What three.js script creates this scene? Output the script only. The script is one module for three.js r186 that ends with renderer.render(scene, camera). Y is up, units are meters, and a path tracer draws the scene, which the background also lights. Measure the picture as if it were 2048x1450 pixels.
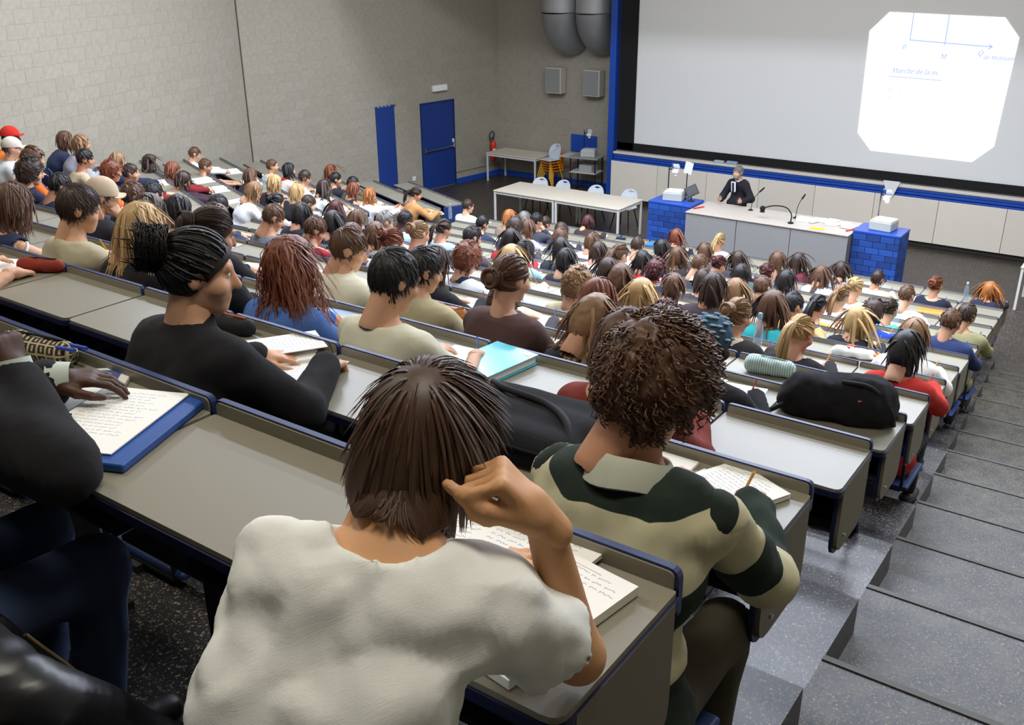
import * as THREE from 'three';
import { RectAreaLightUniformsLib } from 'three/addons/lights/RectAreaLightUniformsLib.js';
import { RoundedBoxGeometry } from 'three/addons/geometries/RoundedBoxGeometry.js';
import { mergeGeometries } from 'three/addons/utils/BufferGeometryUtils.js';
import { ImprovedNoise } from 'three/addons/math/ImprovedNoise.js';

// ---------------------------------------------------------------- camera, lights, exposure
const scene = new THREE.Scene();
scene.background = new THREE.Color(0x050505);
const camera = new THREE.PerspectiveCamera(41.44, 2048 / 1450, 0.05, 80);
camera.position.set(0, 5.45, 0);
camera.rotation.order = 'YXZ';
camera.rotation.set(THREE.MathUtils.degToRad(-23.054), THREE.MathUtils.degToRad(35.587), THREE.MathUtils.degToRad(-0.516));
scene.add(camera);
const renderer = new THREE.WebGLRenderer({ antialias: true });
renderer.toneMapping = THREE.LinearToneMapping;
renderer.toneMappingExposure = 1.0;
renderer.shadowMap.enabled = true;
RectAreaLightUniformsLib.init();
const CEIL = 7.9;
// ceiling light fittings: x, z, strength, colour
const LAMPS = [];
for (const z of [-7.4, -9.7, -12.0, -14.3]) for (const x of [-10.6, -8, -5.4, -2.8, -0.2]) LAMPS.push([x, z, 61, 0xe4edff]);
for (const x of [-8, -4.2, -0.6]) LAMPS.push([x, -1.2, 23, 0xfff8ea]);
for (const x of [-9.4, -6.2, -3]) LAMPS.push([x, -16.6, 11, 0xfff6ea]);

// ---------------------------------------------------------------- helpers
const V = (x, y, z) => new THREE.Vector3(x, y, z);
const D2R = Math.PI / 180;
function rng(seed) { let a = seed >>> 0; return () => { a = (a + 0x6D2B79F5) | 0; let t = Math.imul(a ^ (a >>> 15), 1 | a); t = (t + Math.imul(t ^ (t >>> 7), 61 | t)) ^ t; return ((t ^ (t >>> 14)) >>> 0) / 4294967296; }; }
const noise = new ImprovedNoise();
const used = {};
function numbered(n) { const k = used[n] = (used[n] ?? -1) + 1; return k ? `${n}_${String(k).padStart(3, '0')}` : n; }
function tag(o, label, category, group) { o.userData.label = label; o.userData.category = category; if (group) o.userData.group = group; return o; }
function thing(name, label, category, pos = [0, 0, 0], turn = 0, group) {
  const o = new THREE.Group(); o.name = numbered(name); scene.add(o); o.position.set(...pos); o.rotation.y = turn; return tag(o, label, category, group);
}
function strip(g) { const a = g.index ? g.toNonIndexed() : g; for (const k of Object.keys(a.attributes)) if (!['position', 'normal', 'uv'].includes(k)) a.deleteAttribute(k); if (!a.attributes.uv) a.setAttribute('uv', new THREE.BufferAttribute(new Float32Array(a.attributes.position.count * 2), 2)); return a; }
function merge(gs) { return gs.length === 1 ? gs[0] : mergeGeometries(gs.map(strip)); }
function mesh(name, geo, mat, parent) {
  const m = new THREE.Mesh(Array.isArray(geo) ? merge(geo) : geo, mat); m.castShadow = m.receiveShadow = true;
  if (!parent) { m.name = numbered(name); scene.add(m); } else { m.name = name; parent.add(m); }
  return m;
}
function struct(name, geo, mat) { const m = mesh(name, geo, mat); m.userData.kind = 'structure'; return m; }
function structGroup(name) { const o = new THREE.Group(); o.name = numbered(name); scene.add(o); o.userData.kind = 'structure'; return o; }
const bx = (w, h, d, x = 0, y = 0, z = 0) => new THREE.BoxGeometry(w, h, d).translate(x, y, z);
const rb = (w, h, d, r, x = 0, y = 0, z = 0, s = 2) => new RoundedBoxGeometry(w, h, d, s, r).translate(x, y, z);
function rod(a, b, r, r2 = r, n = 10) {
  const d = V().subVectors(b, a), L = d.length(); const g = new THREE.CylinderGeometry(r2, r, L, n);
  g.translate(0, L / 2, 0); g.applyQuaternion(new THREE.Quaternion().setFromUnitVectors(V(0, 1, 0), d.normalize())); return g.translate(a.x, a.y, a.z);
}
const R3 = (ax, ay, az, bx_, by, bz, r, n) => rod(V(ax, ay, az), V(bx_, by, bz), r, r, n);
const tube = (pts, r, seg = 24, n = 8) => new THREE.TubeGeometry(new THREE.CatmullRomCurve3(pts.map(p => V(...p))), seg, r, n);
const lathe = (pts, n = 20) => new THREE.LatheGeometry(pts.map(p => new THREE.Vector2(...p)), n);
function plate(w, h, t, r, corners = [1, 1, 1, 1]) { // rounded rectangle in the xy plane, thickness t along z, centred
  const s = new THREE.Shape(), x = w / 2, y = h / 2, [a, b, c, d] = corners.map(k => k * r + 1e-4);
  s.moveTo(-x + a, -y); s.lineTo(x - b, -y); s.quadraticCurveTo(x, -y, x, -y + b); s.lineTo(x, y - c); s.quadraticCurveTo(x, y, x - c, y); s.lineTo(-x + d, y); s.quadraticCurveTo(-x, y, -x, y - d); s.lineTo(-x, -y + a); s.quadraticCurveTo(-x, -y, -x + a, -y);
  const g = new THREE.ExtrudeGeometry(s, { depth: t, bevelEnabled: false, curveSegments: 4 }); return g.translate(0, 0, -t / 2);
}
function canvasTex(w, h, draw, srgb = true) {
  const c = document.createElement('canvas'); c.width = w; c.height = h; draw(c.getContext('2d'), w, h);
  const t = new THREE.CanvasTexture(c); t.wrapS = t.wrapT = THREE.RepeatWrapping; if (srgb) t.colorSpace = THREE.SRGBColorSpace; return t;
}
function dataTex(n, fn, srgb) {
  const d = new Uint8Array(n * n * 4);
  for (let j = 0; j < n; j++) for (let i = 0; i < n; i++) { const c = fn(i, j); const k = (j * n + i) * 4; d[k] = c[0]; d[k + 1] = c[1] ?? c[0]; d[k + 2] = c[2] ?? c[0]; d[k + 3] = 255; }
  const t = new THREE.DataTexture(d, n, n); t.wrapS = t.wrapT = THREE.RepeatWrapping; t.magFilter = THREE.LinearFilter; t.minFilter = THREE.LinearMipmapLinearFilter; t.generateMipmaps = true; if (srgb) t.colorSpace = THREE.SRGBColorSpace; t.needsUpdate = true; return t;
}
function scaleUV(g, k) { const a = g.attributes.uv; for (let i = 0; i < a.count; i++) a.setXY(i, a.getX(i) * k, a.getY(i) * k); return g; }
function boxUV(g, k = 1, ox = 0, oy = 0) { // planar uv in metres by face normal
  const p = g.attributes.position, n = g.attributes.normal, a = new Float32Array(p.count * 2);
  for (let i = 0; i < p.count; i++) { const nx = Math.abs(n.getX(i)), ny = Math.abs(n.getY(i)), nz = Math.abs(n.getZ(i)), x = p.getX(i), y = p.getY(i), z = p.getZ(i); const [u, v] = ny > nx && ny > nz ? [x, z] : nx > nz ? [z, y] : [x, y]; a[2 * i] = u * k + ox; a[2 * i + 1] = v * k + oy; }
  g.setAttribute('uv', new THREE.BufferAttribute(a, 2)); return g;
}
const rT = rng(5);
const fabricTex = dataTex(128, (i, j) => { return [128 + 110 * (rT() - .5) + 30 * noise.noise(i / 8, j / 8, 3)]; });
const grainTex = dataTex(256, (i, j) => [150 + 70 * (rT() - .5) + 40 * noise.noise(i / 30, j / 30, 2)]);
const mats = {};
function mat(color, roughness = .6, extra = {}) { const k = color + '|' + roughness + '|' + Object.keys(extra).join() + Object.values(extra).map(v => v?.uuid ?? v).join(); return mats[k] ??= new THREE.MeshStandardMaterial({ color, roughness, ...extra }); }
const cloth = (c, b = 0) => b ? mat(c, .95, { bumpMap: fabricTex, bumpScale: b }) : mat(c, .95);

// ---------------------------------------------------------------- distance field mesher (surface nets)
class Field {
  constructor(min, max, c) {
    this.c = c; this.o = min.map(v => v - 2 * c); this.n = max.map((v, i) => Math.ceil((v + 2 * c - this.o[i]) / c) + 1);
    this.f = new Float32Array(this.n[0] * this.n[1] * this.n[2]).fill(2);
  }
  span(lo, hi, fn) { // visit grid points inside a box
    const { c, o, n, f } = this, a = lo.map((v, i) => Math.max(0, Math.floor((v - o[i]) / c))), b = hi.map((v, i) => Math.min(n[i] - 1, Math.ceil((v - o[i]) / c)));
    for (let k = a[2]; k <= b[2]; k++) for (let j = a[1]; j <= b[1]; j++) { let q = (k * n[1] + j) * n[0] + a[0]; const y = o[1] + j * c, z = o[2] + k * c; for (let i = a[0]; i <= b[0]; i++, q++) f[q] = fn(f[q], o[0] + i * c, y, z); }
  }
  cap(a, b, ra, rb_, k = .03) { // tapered capsule joined smoothly
    const m = Math.max(ra, rb_) + k + 2.5 * this.c, A = [a.x, a.y, a.z], B = [b.x, b.y, b.z], d = B.map((v, i) => v - A[i]), dd = d[0] * d[0] + d[1] * d[1] + d[2] * d[2] || 1e-9;
    this.span(A.map((v, i) => Math.min(v, B[i]) - m), A.map((v, i) => Math.max(v, B[i]) + m), (f, x, y, z) => {
      const px = x - A[0], py = y - A[1], pz = z - A[2]; let h = (px * d[0] + py * d[1] + pz * d[2]) / dd; h = h < 0 ? 0 : h > 1 ? 1 : h;
      const ex = px - h * d[0], ey = py - h * d[1], ez = pz - h * d[2]; const e = Math.sqrt(ex * ex + ey * ey + ez * ez) - ra - (rb_ - ra) * h;
      const w = k - Math.abs(f - e); return (f < e ? f : e) - (w > 0 ? w * w / (4 * k) : 0);
    }); return this;
  }
  ell(c, r, k = .02, q) { // ellipsoid, optionally turned by quaternion q
    const m = Math.max(...r) + k + 2.5 * this.c, C = [c.x, c.y, c.z], mn = Math.min(...r), t = q && q.clone().invert(), p = V();
    this.span(C.map(v => v - m), C.map(v => v + m), (f, x, y, z) => {
      p.set(x - C[0], y - C[1], z - C[2]); if (t) p.applyQuaternion(t);
      const l = Math.hypot(p.x / r[0], p.y / r[1], p.z / r[2]), l2 = Math.hypot(p.x / r[0] / r[0], p.y / r[1] / r[1], p.z / r[2] / r[2]); const e = l2 > 1e-6 ? l * (l - 1) / l2 : -mn;
      const w = k - Math.abs(f - e); return (f < e ? f : e) - (w > 0 ? w * w / (4 * k) : 0);
    }); return this;
  }
  cut(fn) { this.span(this.o, this.o.map((v, i) => v + this.n[i] * this.c), (f, x, y, z) => f > .2 ? f : Math.max(f, fn(x, y, z))); return this; }
  warp(fn) { this.span(this.o, this.o.map((v, i) => v + this.n[i] * this.c), (f, x, y, z) => Math.abs(f) > .08 ? f : f + fn(x, y, z)); return this; }
  mesh(uvf) {
    const { c, o, n, f } = this, [nx, ny, nz] = n, id = new Int32Array(f.length).fill(-1), P = [], I = [];
    const off = [0, 1, nx, nx + 1, nx * ny, nx * ny + 1, nx * ny + nx, nx * ny + nx + 1], E = [[0, 1], [2, 3], [4, 5], [6, 7], [0, 2], [1, 3], [4, 6], [5, 7], [0, 4], [1, 5], [2, 6], [3, 7]];
    for (let k = 0; k < nz - 1; k++) for (let j = 0; j < ny - 1; j++) for (let i = 0; i < nx - 1; i++) {
      const q = (k * ny + j) * nx + i; let s = 0; for (let e = 0; e < 8; e++) if (f[q + off[e]] < 0) s |= 1 << e; if (s === 0 || s === 255) continue;
      let x = 0, y = 0, z = 0, m = 0;
      for (const [a, b] of E) { if (((s >> a) & 1) === ((s >> b) & 1)) continue; const fa = f[q + off[a]], t = fa / (fa - f[q + off[b]]); const g = 1 - t; x += (a & 1) * g + (b & 1) * t; y += ((a >> 1) & 1) * g + ((b >> 1) & 1) * t; z += (a >> 2) * g + (b >> 2) * t; m++; }
      id[q] = P.length / 3; P.push(o[0] + (i + x / m) * c, o[1] + (j + y / m) * c, o[2] + (k + z / m) * c);
    }
    const st = [1, nx, nx * ny];
    for (let k = 1; k < nz - 1; k++) for (let j = 1; j < ny - 1; j++) for (let i = 1; i < nx - 1; i++) {
      const q = (k * ny + j) * nx + i, s0 = f[q] < 0;
      for (let a = 0; a < 3; a++) { if (s0 === (f[q + st[a]] < 0)) continue; const u = st[(a + 1) % 3], v = st[(a + 2) % 3]; const A = id[q - u - v], B = id[q - v], C = id[q], D = id[q - u]; if (A < 0 || B < 0 || C < 0 || D < 0) continue; if (s0) I.push(A, B, C, A, C, D); else I.push(A, C, B, A, D, C); }
    }
    const g = new THREE.BufferGeometry(); g.setAttribute('position', new THREE.Float32BufferAttribute(P, 3)); g.setIndex(I); g.computeVertexNormals();
    const U = new Float32Array(P.length / 3 * 2); for (let i = 0; i < P.length / 3; i++) { const x = P[3 * i], y = P[3 * i + 1], z = P[3 * i + 2]; if (uvf) { const w = uvf(x, y, z); U[2 * i] = w[0]; U[2 * i + 1] = w[1]; } else { U[2 * i] = (x + z * .8) * 30; U[2 * i + 1] = (y + z * .4) * 30; } }
    g.setAttribute('uv', new THREE.BufferAttribute(U, 2)); return g;
  }
}
// merge indexed geometries (position, normal, uv) keeping the index
function mergeI(gs) { for (const g of gs) if (!g.index) { const n = g.attributes.position.count; g.setIndex([...Array(n).keys()]); } for (const g of gs) for (const k of Object.keys(g.attributes)) if (!['position', 'normal', 'uv'].includes(k)) g.deleteAttribute(k); return mergeGeometries(gs); }

// ---------------------------------------------------------------- seating plan (metres)
const ROW = []; // top of the desk rail at the stair end of each row: x, y, z ; row 13 is the front row
for (let n = -2; n < 14; n++) ROW[n] = { x: -0.5227 - 0.10508 * n + 0.00085 * n * n, y: 4.54 - 0.37997 * n + 0.0071 * n * n, z: -1.202 - 1.044 * n };
const FL = n => ROW[n].y - .80;
const SKEW = 21.9 * D2R, E_ = V(Math.cos(SKEW), 0, Math.sin(SKEW)), F_ = V(Math.sin(SKEW), 0, -Math.cos(SKEW));
const LOFF = n => 9.15 - (13 - n) * .97, LFL = n => FL(n) + .2;
const centreLeft = n => -10.9 + .2 * (ROW[n].z + 14.8);
const wall2x = z => -16.24 + .392 * (z + 13.36);
const ordinal = ['', 'first', 'second', 'third', 'fourth', 'fifth', 'sixth', 'seventh', 'eighth', 'ninth', 'tenth', 'eleventh', 'twelfth', 'thirteenth', 'fourteenth', 'fifteenth'];
const rowWord = n => ordinal[14 - n];
const camInv = (() => { camera.updateMatrixWorld(); return camera.matrixWorld.clone().invert(); })();
function inView(x, y, z, m = 0) { const p = V(x, y, z).applyMatrix4(camInv); if (p.z > -.1) return false; const u = 1916.4 * p.x / -p.z, v = 1916.4 * p.y / -p.z; return Math.abs(u) < 1024 + m && Math.abs(v) < 725 + m; }
const PEOPLE = [ // block, row, place along the row, lean, head height, hair, hair colour, top, top colour, pose, head turn, head tilt, clothing
['L',5,-13.71,0.30,1.17,'k:red','bk','c','ff8a3a','l',0,5,'orange shirt and red peaked cap',0.33],
['L',5,-12.82,0.30,1.17,'k:pale','br','j','c9ccc8','l',-5,8,'pale grey jacket and whitish peaked cap',0.24],
['L',5,-11.97,0.30,1.17,'c','br','s','d9641e','w',-10,10,'orange top',0.35],
['C',4,-9.13,0.18,1.23,'c','db','c','1b2038','w',-20,15,'navy top with a red collar',0.00],
['C',4,-8.61,0.16,1.16,'s','bk','j','232944','w',-15,30,'navy jacket with dark red sleeves',0.00],
['L',6,-14.55,0.30,1.17,'m','lb','s','9a9aa2','l',-10,8,'light grey sweater',0.30],
['L',6,-14.97,0.30,1.17,'m','br','j','2b3350','l',0,8,'dark blue jacket beside the wall',0.16],
['L',6,-13.37,0.30,1.17,'s','bk','t','b3a284','w',-5,12,'mottled beige and brown shirt',0.13],
['L',7,-14.53,0.06,1.17,'m','lb','j','20263f','w',-5,15,'navy jumper',0.00],
['L',6,-12.34,0.30,1.17,'c','au','t','e06a22','l',-15,10,'bright orange shirt',0.24],
['L',7,-13.59,0.03,1.17,'s','db','s','6a1f25','l',-20,5,'dark red sweater',0.00],
['L',8,-15.61,0.00,1.17,'w','db','s','17171b','w',-15,15,'black top, wearing glasses',-0.25],
['L',9,-17.31,0.00,1.17,'s','br','c','eeeeea','w',-15,20,'white polo shirt',-0.08],
['L',9,-16.15,0.00,1.17,'s','br','t','c9b6a4','w',-20,10,'beige T-shirt, leaning on the desk',-0.23],
['L',8,-14.82,0.00,1.17,'m','au','s','7d2026','w',-15,20,'brick red top',-0.11],
['L',8,-14.02,0.00,1.17,'m','db','s','3a2530','w',-15,30,'dark plum top',-0.17],
['C',5,-8.74,0.17,1.18,'s','bk','j','20222e','w',0,20,'charcoal jacket',0.00],
['C',4,-7.48,0.18,1.21,'s','br','j','1b2038','w',-15,12,'navy jacket with turned-up collar',0.00],
['C',3,-5.70,0.17,1.20,'m','db','s','e8e4dc','w',-20,25,'cream top behind a long-haired neighbour',0.00],
['C',3,-6.25,0.18,1.24,'k:beige','db','j','26262e','c',-25,20,'dark jacket and beige peaked cap',0.00],
['C',2,-4.75,0.18,1.23,'s','db','t','b9b092','w',-25,18,'greenish beige hooded T-shirt',0.00],
['C',2,-5.40,0.16,1.16,'m','br','v','222845','w',-25,35,'navy sleeveless top with white trim',0.00],
['C',2,-4.22,0.18,1.20,'l','bl','s','1c1718','w',-20,30,'black long-sleeved top',0.00],
['C',4,-6.86,0.17,1.17,'m','bk','s','2c2c48','w',-15,30,'indigo sweater',0.00],
['C',5,-7.71,0.17,1.18,'s','bk','s','26304a','w',-10,25,'dark blue sweater',0.00],
['C',3,-5.02,0.18,1.23,'b','br','s','1b1a1e','w',-20,20,'black sweater, arms on the desk',0.00],
['C',2,-3.68,0.19,1.25,'u','db','s','1a1a1c','w',-15,20,'black cardigan',0.00],
['C',1,-2.35,0.18,1.22,'u','bk','j','141215','w',-35,8,'black jacket, writing in a ring binder',0.00],
['L',9,-14.94,0.13,1.17,'l','br','s','3a3236','w',-10,12,'dark grey top',0.00],
['L',10,-16.70,0.12,1.17,'b','br','c','d8cdb8','l',-15,0,'beige shirt with white collar',0.00],
['L',10,-16.19,0.24,1.17,'m','bk','t','d9cfc4','w',-15,5,'pale top with a red neckline',0.00],
['L',10,-15.45,0.24,1.17,'s','db','s','ececec','w',-20,20,'white long-sleeved shirt',0.00],
['L',9,-14.23,0.27,1.17,'m','bl','s','2a1c20','w',-15,15,'black and red striped top',0.00],
['L',9,-13.42,0.30,1.17,'m','bl','s','1d1d22','w',5,15,'black top, seen from behind',0.02],
['L',8,-12.75,0.30,1.17,'m','lb','t','f0efec','w',-15,45,'white T-shirt, bent low over the desk',0.14],
['L',11,-16.70,0.25,1.17,'w','au','s','2c2a30','l',-10,8,'dark grey pullover',0.00],
['L',11,-16.04,0.06,1.17,'s','bk','s','23222a','w',-10,10,'black pullover',0.00],
['L',10,-14.55,0.21,1.17,'l','db','s','d9ddd6','w',-10,20,'pale grey cardigan',0.00],
['L',11,-15.09,0.00,1.17,'m','au','v','26262c','w',-20,20,'black waistcoat over cream sleeves',-0.02],
['L',11,-15.53,0.17,1.17,'s','bk','s','565240','c',-20,0,'olive sweater, chin on hand',0.00],
['L',11,-14.56,0.04,1.17,'m','gi','s','eae6e0','h',-20,15,'white blouse, holding up a white page',0.00],
['L',12,-15.02,0.16,1.17,'p','db','s','c08a52','w',-20,20,'camel coloured blouse',0.00],
['C',7,-9.30,0.17,1.18,'u','bk','s','b4aa9a','w',-10,20,'greyish beige top',0.00],
['L',9,-12.66,0.19,1.17,'s','db','s','d8d8d8','w',0,25,'pale grey shirt',0.00],
['C',6,-7.69,0.17,1.19,'m','bk','h','1e1e2a','w',5,30,'black hooded top',0.00],
['C',8,-9.32,0.16,1.15,'l','dr','s','efefef','w',-5,25,'white top under dark red hair',0.00],
['C',6,-7.22,0.17,1.17,'l','bk','s','2a2a30','w',5,25,'dark top with long loose hair',0.00],
['C',5,-6.91,0.17,1.19,'s','br','t','7c8188','w',-25,35,'grey T-shirt with rucksack straps',0.00],
['C',5,-6.35,0.16,1.16,'s','br','t','9c1f30','w',-25,35,'crimson T-shirt',0.00],
['C',5,-5.90,0.16,1.16,'m','br','s','40363a','w',0,25,'brown pullover',0.00],
['C',7,-7.90,0.16,1.16,'m','br','t','e4a42a','w',-15,45,'amber yellow and white top',0.00],
['C',7,-7.47,0.18,1.20,'s','gr','s','5c5c62','w',-25,25,'dark grey pullover',0.00],
['C',8,-8.09,0.17,1.18,'b','bk','c','a9c4e6','w',-25,25,'light blue shirt',0.00],
['C',6,-6.04,0.18,1.23,'u','lb','s','c9ced4','w',-10,20,'light grey sweatshirt',0.00],
['C',8,-7.45,0.17,1.16,'p','db','s','9fb6c4','w',-15,20,'pale blue denim top',0.00],
['C',6,-6.61,0.16,1.14,'w','br','s','8c8076','w',0,25,'taupe cardigan',0.00],
['C',5,-5.43,0.17,1.18,'u','au','s','f2f2f0','w',-15,35,'white sweatshirt',0.00],
['C',3,-3.85,0.19,1.24,'s','br','j','e6e2c8','w',-40,25,'cream fleece jacket with stand-up collar',0.00],
['C',2,-3.13,0.17,1.20,'w','au','s','4a70b4','w',-25,12,'cornflower blue sweater',0.00],
['C',2,-2.53,0.18,1.24,'s','bk','t','d9d6be','q',-20,25,'cream T-shirt, holding a pen in both hands',0.00],
['C',3,-3.28,0.18,1.22,'s','bk','j','b5ab86','w',-30,20,'khaki jacket',0.00],
['C',4,-4.08,0.17,1.18,'m','db','s','17171b','w',-25,20,'black sweater, wearing an earring',0.00],
['C',5,-4.62,0.17,1.18,'c','au','s','eef0f2','w',0,30,'white cardigan with navy scarf',0.00],
['C',12,-10.33,0.16,1.16,'s','db','s','f2f2f2','w',-25,15,'white sweatshirt at the front left',0.00],
['C',10,-8.43,0.16,1.13,'s','bk','s','28304a','c',-10,20,'navy sweater, face in hand',0.00],
['C',11,-8.69,0.17,1.19,'m','gi','s','8c7a68','w',0,20,'fawn top',0.00],
['C',12,-9.12,0.15,1.11,'m','gr','s','7c7c84','w',0,20,'grey cardigan',0.00],
['C',11,-8.18,0.18,1.21,'s','bk','s','3a3c46','c',-20,20,'slate sweater, hand on cheek',0.00],
['C',12,-8.68,0.15,1.09,'s','db','s','ecf0f2','w',-20,25,'white jumper',0.00],
['C',13,-8.48,0.15,1.12,'m','dr','j','3a2c28','w',-15,35,'dark brown jacket',0.00],
['C',7,-6.20,0.18,1.21,'s','bk','s','574a4c','w',-25,20,'brownish grey sweater',0.00],
['C',9,-7.12,0.19,1.25,'c','db','s','3c3a40','w',0,20,'charcoal top',0.00],
['C',10,-7.61,0.17,1.18,'m','br','s','efd9d9','w',-20,30,'pinkish white blouse',0.00],
['C',8,-6.43,0.17,1.19,'l','bk','s','b01c30','w',0,20,'red sweater under black hair',0.00],
['C',7,-5.50,0.17,1.17,'m','bk','s','9cc4cc','w',-20,20,'pale aqua shirt with hairband',0.00],
['C',6,-4.93,0.17,1.17,'l','bl','s','d8d4cc','w',5,25,'off-white top under blonde hair',0.00],
['C',3,-2.71,0.19,1.27,'u','br','s','5a4340','w',-10,10,'mauve brown knitted cardigan',0.00],
['C',4,-3.47,0.14,1.05,'c','br','s','4a4448','w',0,35,'dark taupe cardigan, bent forward',0.00],
['C',11,-7.71,0.16,1.13,'m','db','s','2a2c34','w',0,25,'black sweater',0.00],
['C',10,-7.06,0.16,1.13,'c','br','s','5c6470','w',0,25,'slate blue top',0.00],
['C',8,-5.72,0.17,1.19,'l','bk','s','2c3038','w',5,25,'black blouse with long straight hair',0.00],
['C',7,-4.99,0.17,1.16,'m','bk','s','1e2028','w',-15,25,'black polo shirt',0.00],
['C',10,-6.54,0.16,1.15,'m','br','s','b9a9c4','w',0,25,'lavender sweater',0.00],
['C',9,-5.83,0.16,1.14,'m','db','s','f0f0f0','w',-10,25,'white blouse',0.00],
['C',8,-4.96,0.18,1.23,'p','br','s','eaf0f4','w',-15,25,'white shirt, hair tied back',0.00],
['C',7,-4.50,0.16,1.15,'l','db','s','8ac4e4','w',0,25,'sky blue top',0.00],
['C',6,-3.79,0.17,1.18,'w','br','s','23283a','w',0,30,'navy cardigan with pink scarf',0.00],
['C',5,-3.57,0.16,1.16,'c','lb','s','c9bf9a','w',-10,25,'khaki cardigan',0.00],
['C',4,-2.79,0.17,1.18,'m','au','s','1e2024','w',-25,35,'black cardigan and hair clip',0.00],
['C',3,-2.20,0.16,1.16,'w','lb','s','1c1c20','w',0,50,'black pullover, head bowed',0.00],
['C',5,-3.04,0.17,1.17,'l','bl','s','ece6da','w',-5,15,'cream top, hair half tied back',0.00],
['C',10,-5.84,0.17,1.20,'s','db','s','f0f2f4','w',0,25,'white shirt bent over notes',0.00],
['C',9,-5.21,0.16,1.13,'l','bk','s','c01c2c','w',0,20,'scarlet top',0.00],
['C',8,-4.50,0.16,1.14,'c','dr','s','252c44','w',-10,20,'navy top under reddish curls',0.00],
['C',11,-6.00,0.16,1.13,'m','bk','s','1c1c22','w',0,20,'black jacket',0.00],
['C',13,-6.77,0.16,1.12,'w','au','s','222026','w',-10,15,'black top in the front row',0.00],
['C',13,-6.00,0.16,1.16,'p','bl','s','f0ece6','w',-5,20,'white top and blonde ponytail',0.00],
['C',10,-5.25,0.16,1.16,'w','br','s','2c262a','w',0,15,'dark cardigan under long waves',0.00],
['C',11,-5.33,0.17,1.18,'m','br','s','4c4448','w',0,20,'taupe top',0.00],
['C',9,-4.46,0.17,1.20,'s','br','s','3e4046','w',-25,30,'charcoal sweater with pale shirt collar',0.00],
['C',10,-4.66,0.16,1.14,'u','dr','s','a8acb0','w',-15,30,'grey checked top with bare neck',0.00],
['C',11,-4.82,0.16,1.15,'l','db','s','3a3438','w',0,15,'dark brown top',0.00],
['C',9,-3.95,0.17,1.17,'m','bk','c','f0ead0','w',-5,20,'white and yellow shirt',0.00],
['C',7,-3.78,0.15,1.12,'m','br','s','222a44','w',0,25,'navy sweater under bobbed hair',0.00],
['C',8,-3.94,0.16,1.13,'m','db','s','3c3438','w',0,20,'dark sweater',0.00],
['C',6,-2.95,0.19,1.25,'m','db','j','3e2f34','w',-5,15,'plum wool jacket',0.00],
['C',7,-3.17,0.17,1.17,'l','lb','s','d8c8b4','w',0,25,'beige blouse',0.00],
['C',8,-3.30,0.17,1.17,'s','br','j','23283c','w',-5,20,'dark navy jacket',0.00],
['C',11,-4.28,0.18,1.22,'m','br','s','8a6c64','w',0,20,'dusty pink top',0.00],
['C',10,-4.02,0.16,1.15,'u','dr','s','2f5f60','w',0,20,'teal top and light blue hair claw',0.00],
['C',12,-4.34,0.17,1.16,'w','db','s','6a2530','w',-15,20,'burgundy sweater',0.00],
['C',9,-3.42,0.17,1.19,'m','bk','s','a8c8ec','w',-15,25,'light blue shirt under black hair',0.00],
['C',11,-3.67,0.16,1.14,'w','br','s','cfe0ee','w',-10,35,'pale blue blouse',0.00],
['C',12,-3.72,0.16,1.14,'w','db','s','8a9092','w',0,25,'grey sweater',0.00],
['C',6,-2.44,0.17,1.20,'l','br','s','2fb0b4','w',-10,20,'turquoise top',0.00],
['C',7,-2.62,0.16,1.15,'s','bk','j','b0905c','w',-25,20,'tan jacket',0.00],
['C',8,-2.72,0.15,1.09,'p','bk','t','e6b028','w',-5,25,'yellow top and black ponytail',0.00],
['C',9,-2.80,0.16,1.14,'p','lb','s','f0f0ee','w',-10,20,'white sweatshirt and brown ponytail',0.00],
['C',10,-2.94,0.16,1.16,'u','bl','s','e2cfa8','w',-10,25,'sand coloured top',0.00],
['C',5,-2.30,0.17,1.17,'u','lb','s','26221f','w',-15,15,'black cardigan with cream collar',0.00],
['C',4,-2.32,0.15,1.12,'c','dr','s','2c2024','w',-20,20,'dark wine top under curls',0.00],
['C',2,-1.46,0.17,1.20,'m','br','s','7a2a1c','w',-20,20,'brick red sweater',0.00],
['C',3,-1.60,0.17,1.17,'k:bandana','bk','s','131216','w',-20,15,'black sweater and blue patterned bandana',0.00],
['C',5,-1.86,0.16,1.14,'p','bl','s','19171c','w',-15,35,'black top and blonde ponytail',0.00],
['C',7,-2.06,0.16,1.13,'l','bl','s','1d1d22','w',-5,20,'black cardigan under long blonde hair',0.00],
['C',8,-2.19,0.16,1.13,'c','db','s','2444a4','w',-5,25,'royal blue sweater',0.00],
['C',9,-2.28,0.15,1.09,'u','db','s','4fa89c','w',-5,25,'mint green top with black straps',0.00],
['C',10,-2.36,0.17,1.17,'s','br','s','f4f4f4','w',-15,30,'white shirt by a brown envelope',0.00],
['C',12,-3.21,0.15,1.11,'s','db','s','cdbb9f','w',-15,10,'fawn sweater',0.00],
['C',12,-2.46,0.16,1.15,'u','au','s','1c2030','w',-10,10,'navy top with bare shoulders',0.00],
['C',13,-1.95,0.15,1.09,'w','gi','s','23263a','c',-10,15,'navy jacket and ginger hair, head propped',0.00],
['C',9,-1.54,0.17,1.18,'s','db','s','8f8a62','w',-20,20,'olive green shirt',0.00],
['C',8,-1.50,0.17,1.18,'s','br','c','26345e','w',-15,20,'navy blue shirt',0.00],
['C',6,-1.38,0.17,1.19,'m','lb','s','f0e8e0','w',-5,30,'white cardigan',0.00],
['C',5,-1.20,0.17,1.17,'m','bk','s','b8281c','w',-10,35,'bright red sweater',0.00],
['C',1,-0.83,0.18,1.24,'a','br','r','1e3024','w',-25,30,'dark green and cream striped rugby shirt',0.00]];
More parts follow.
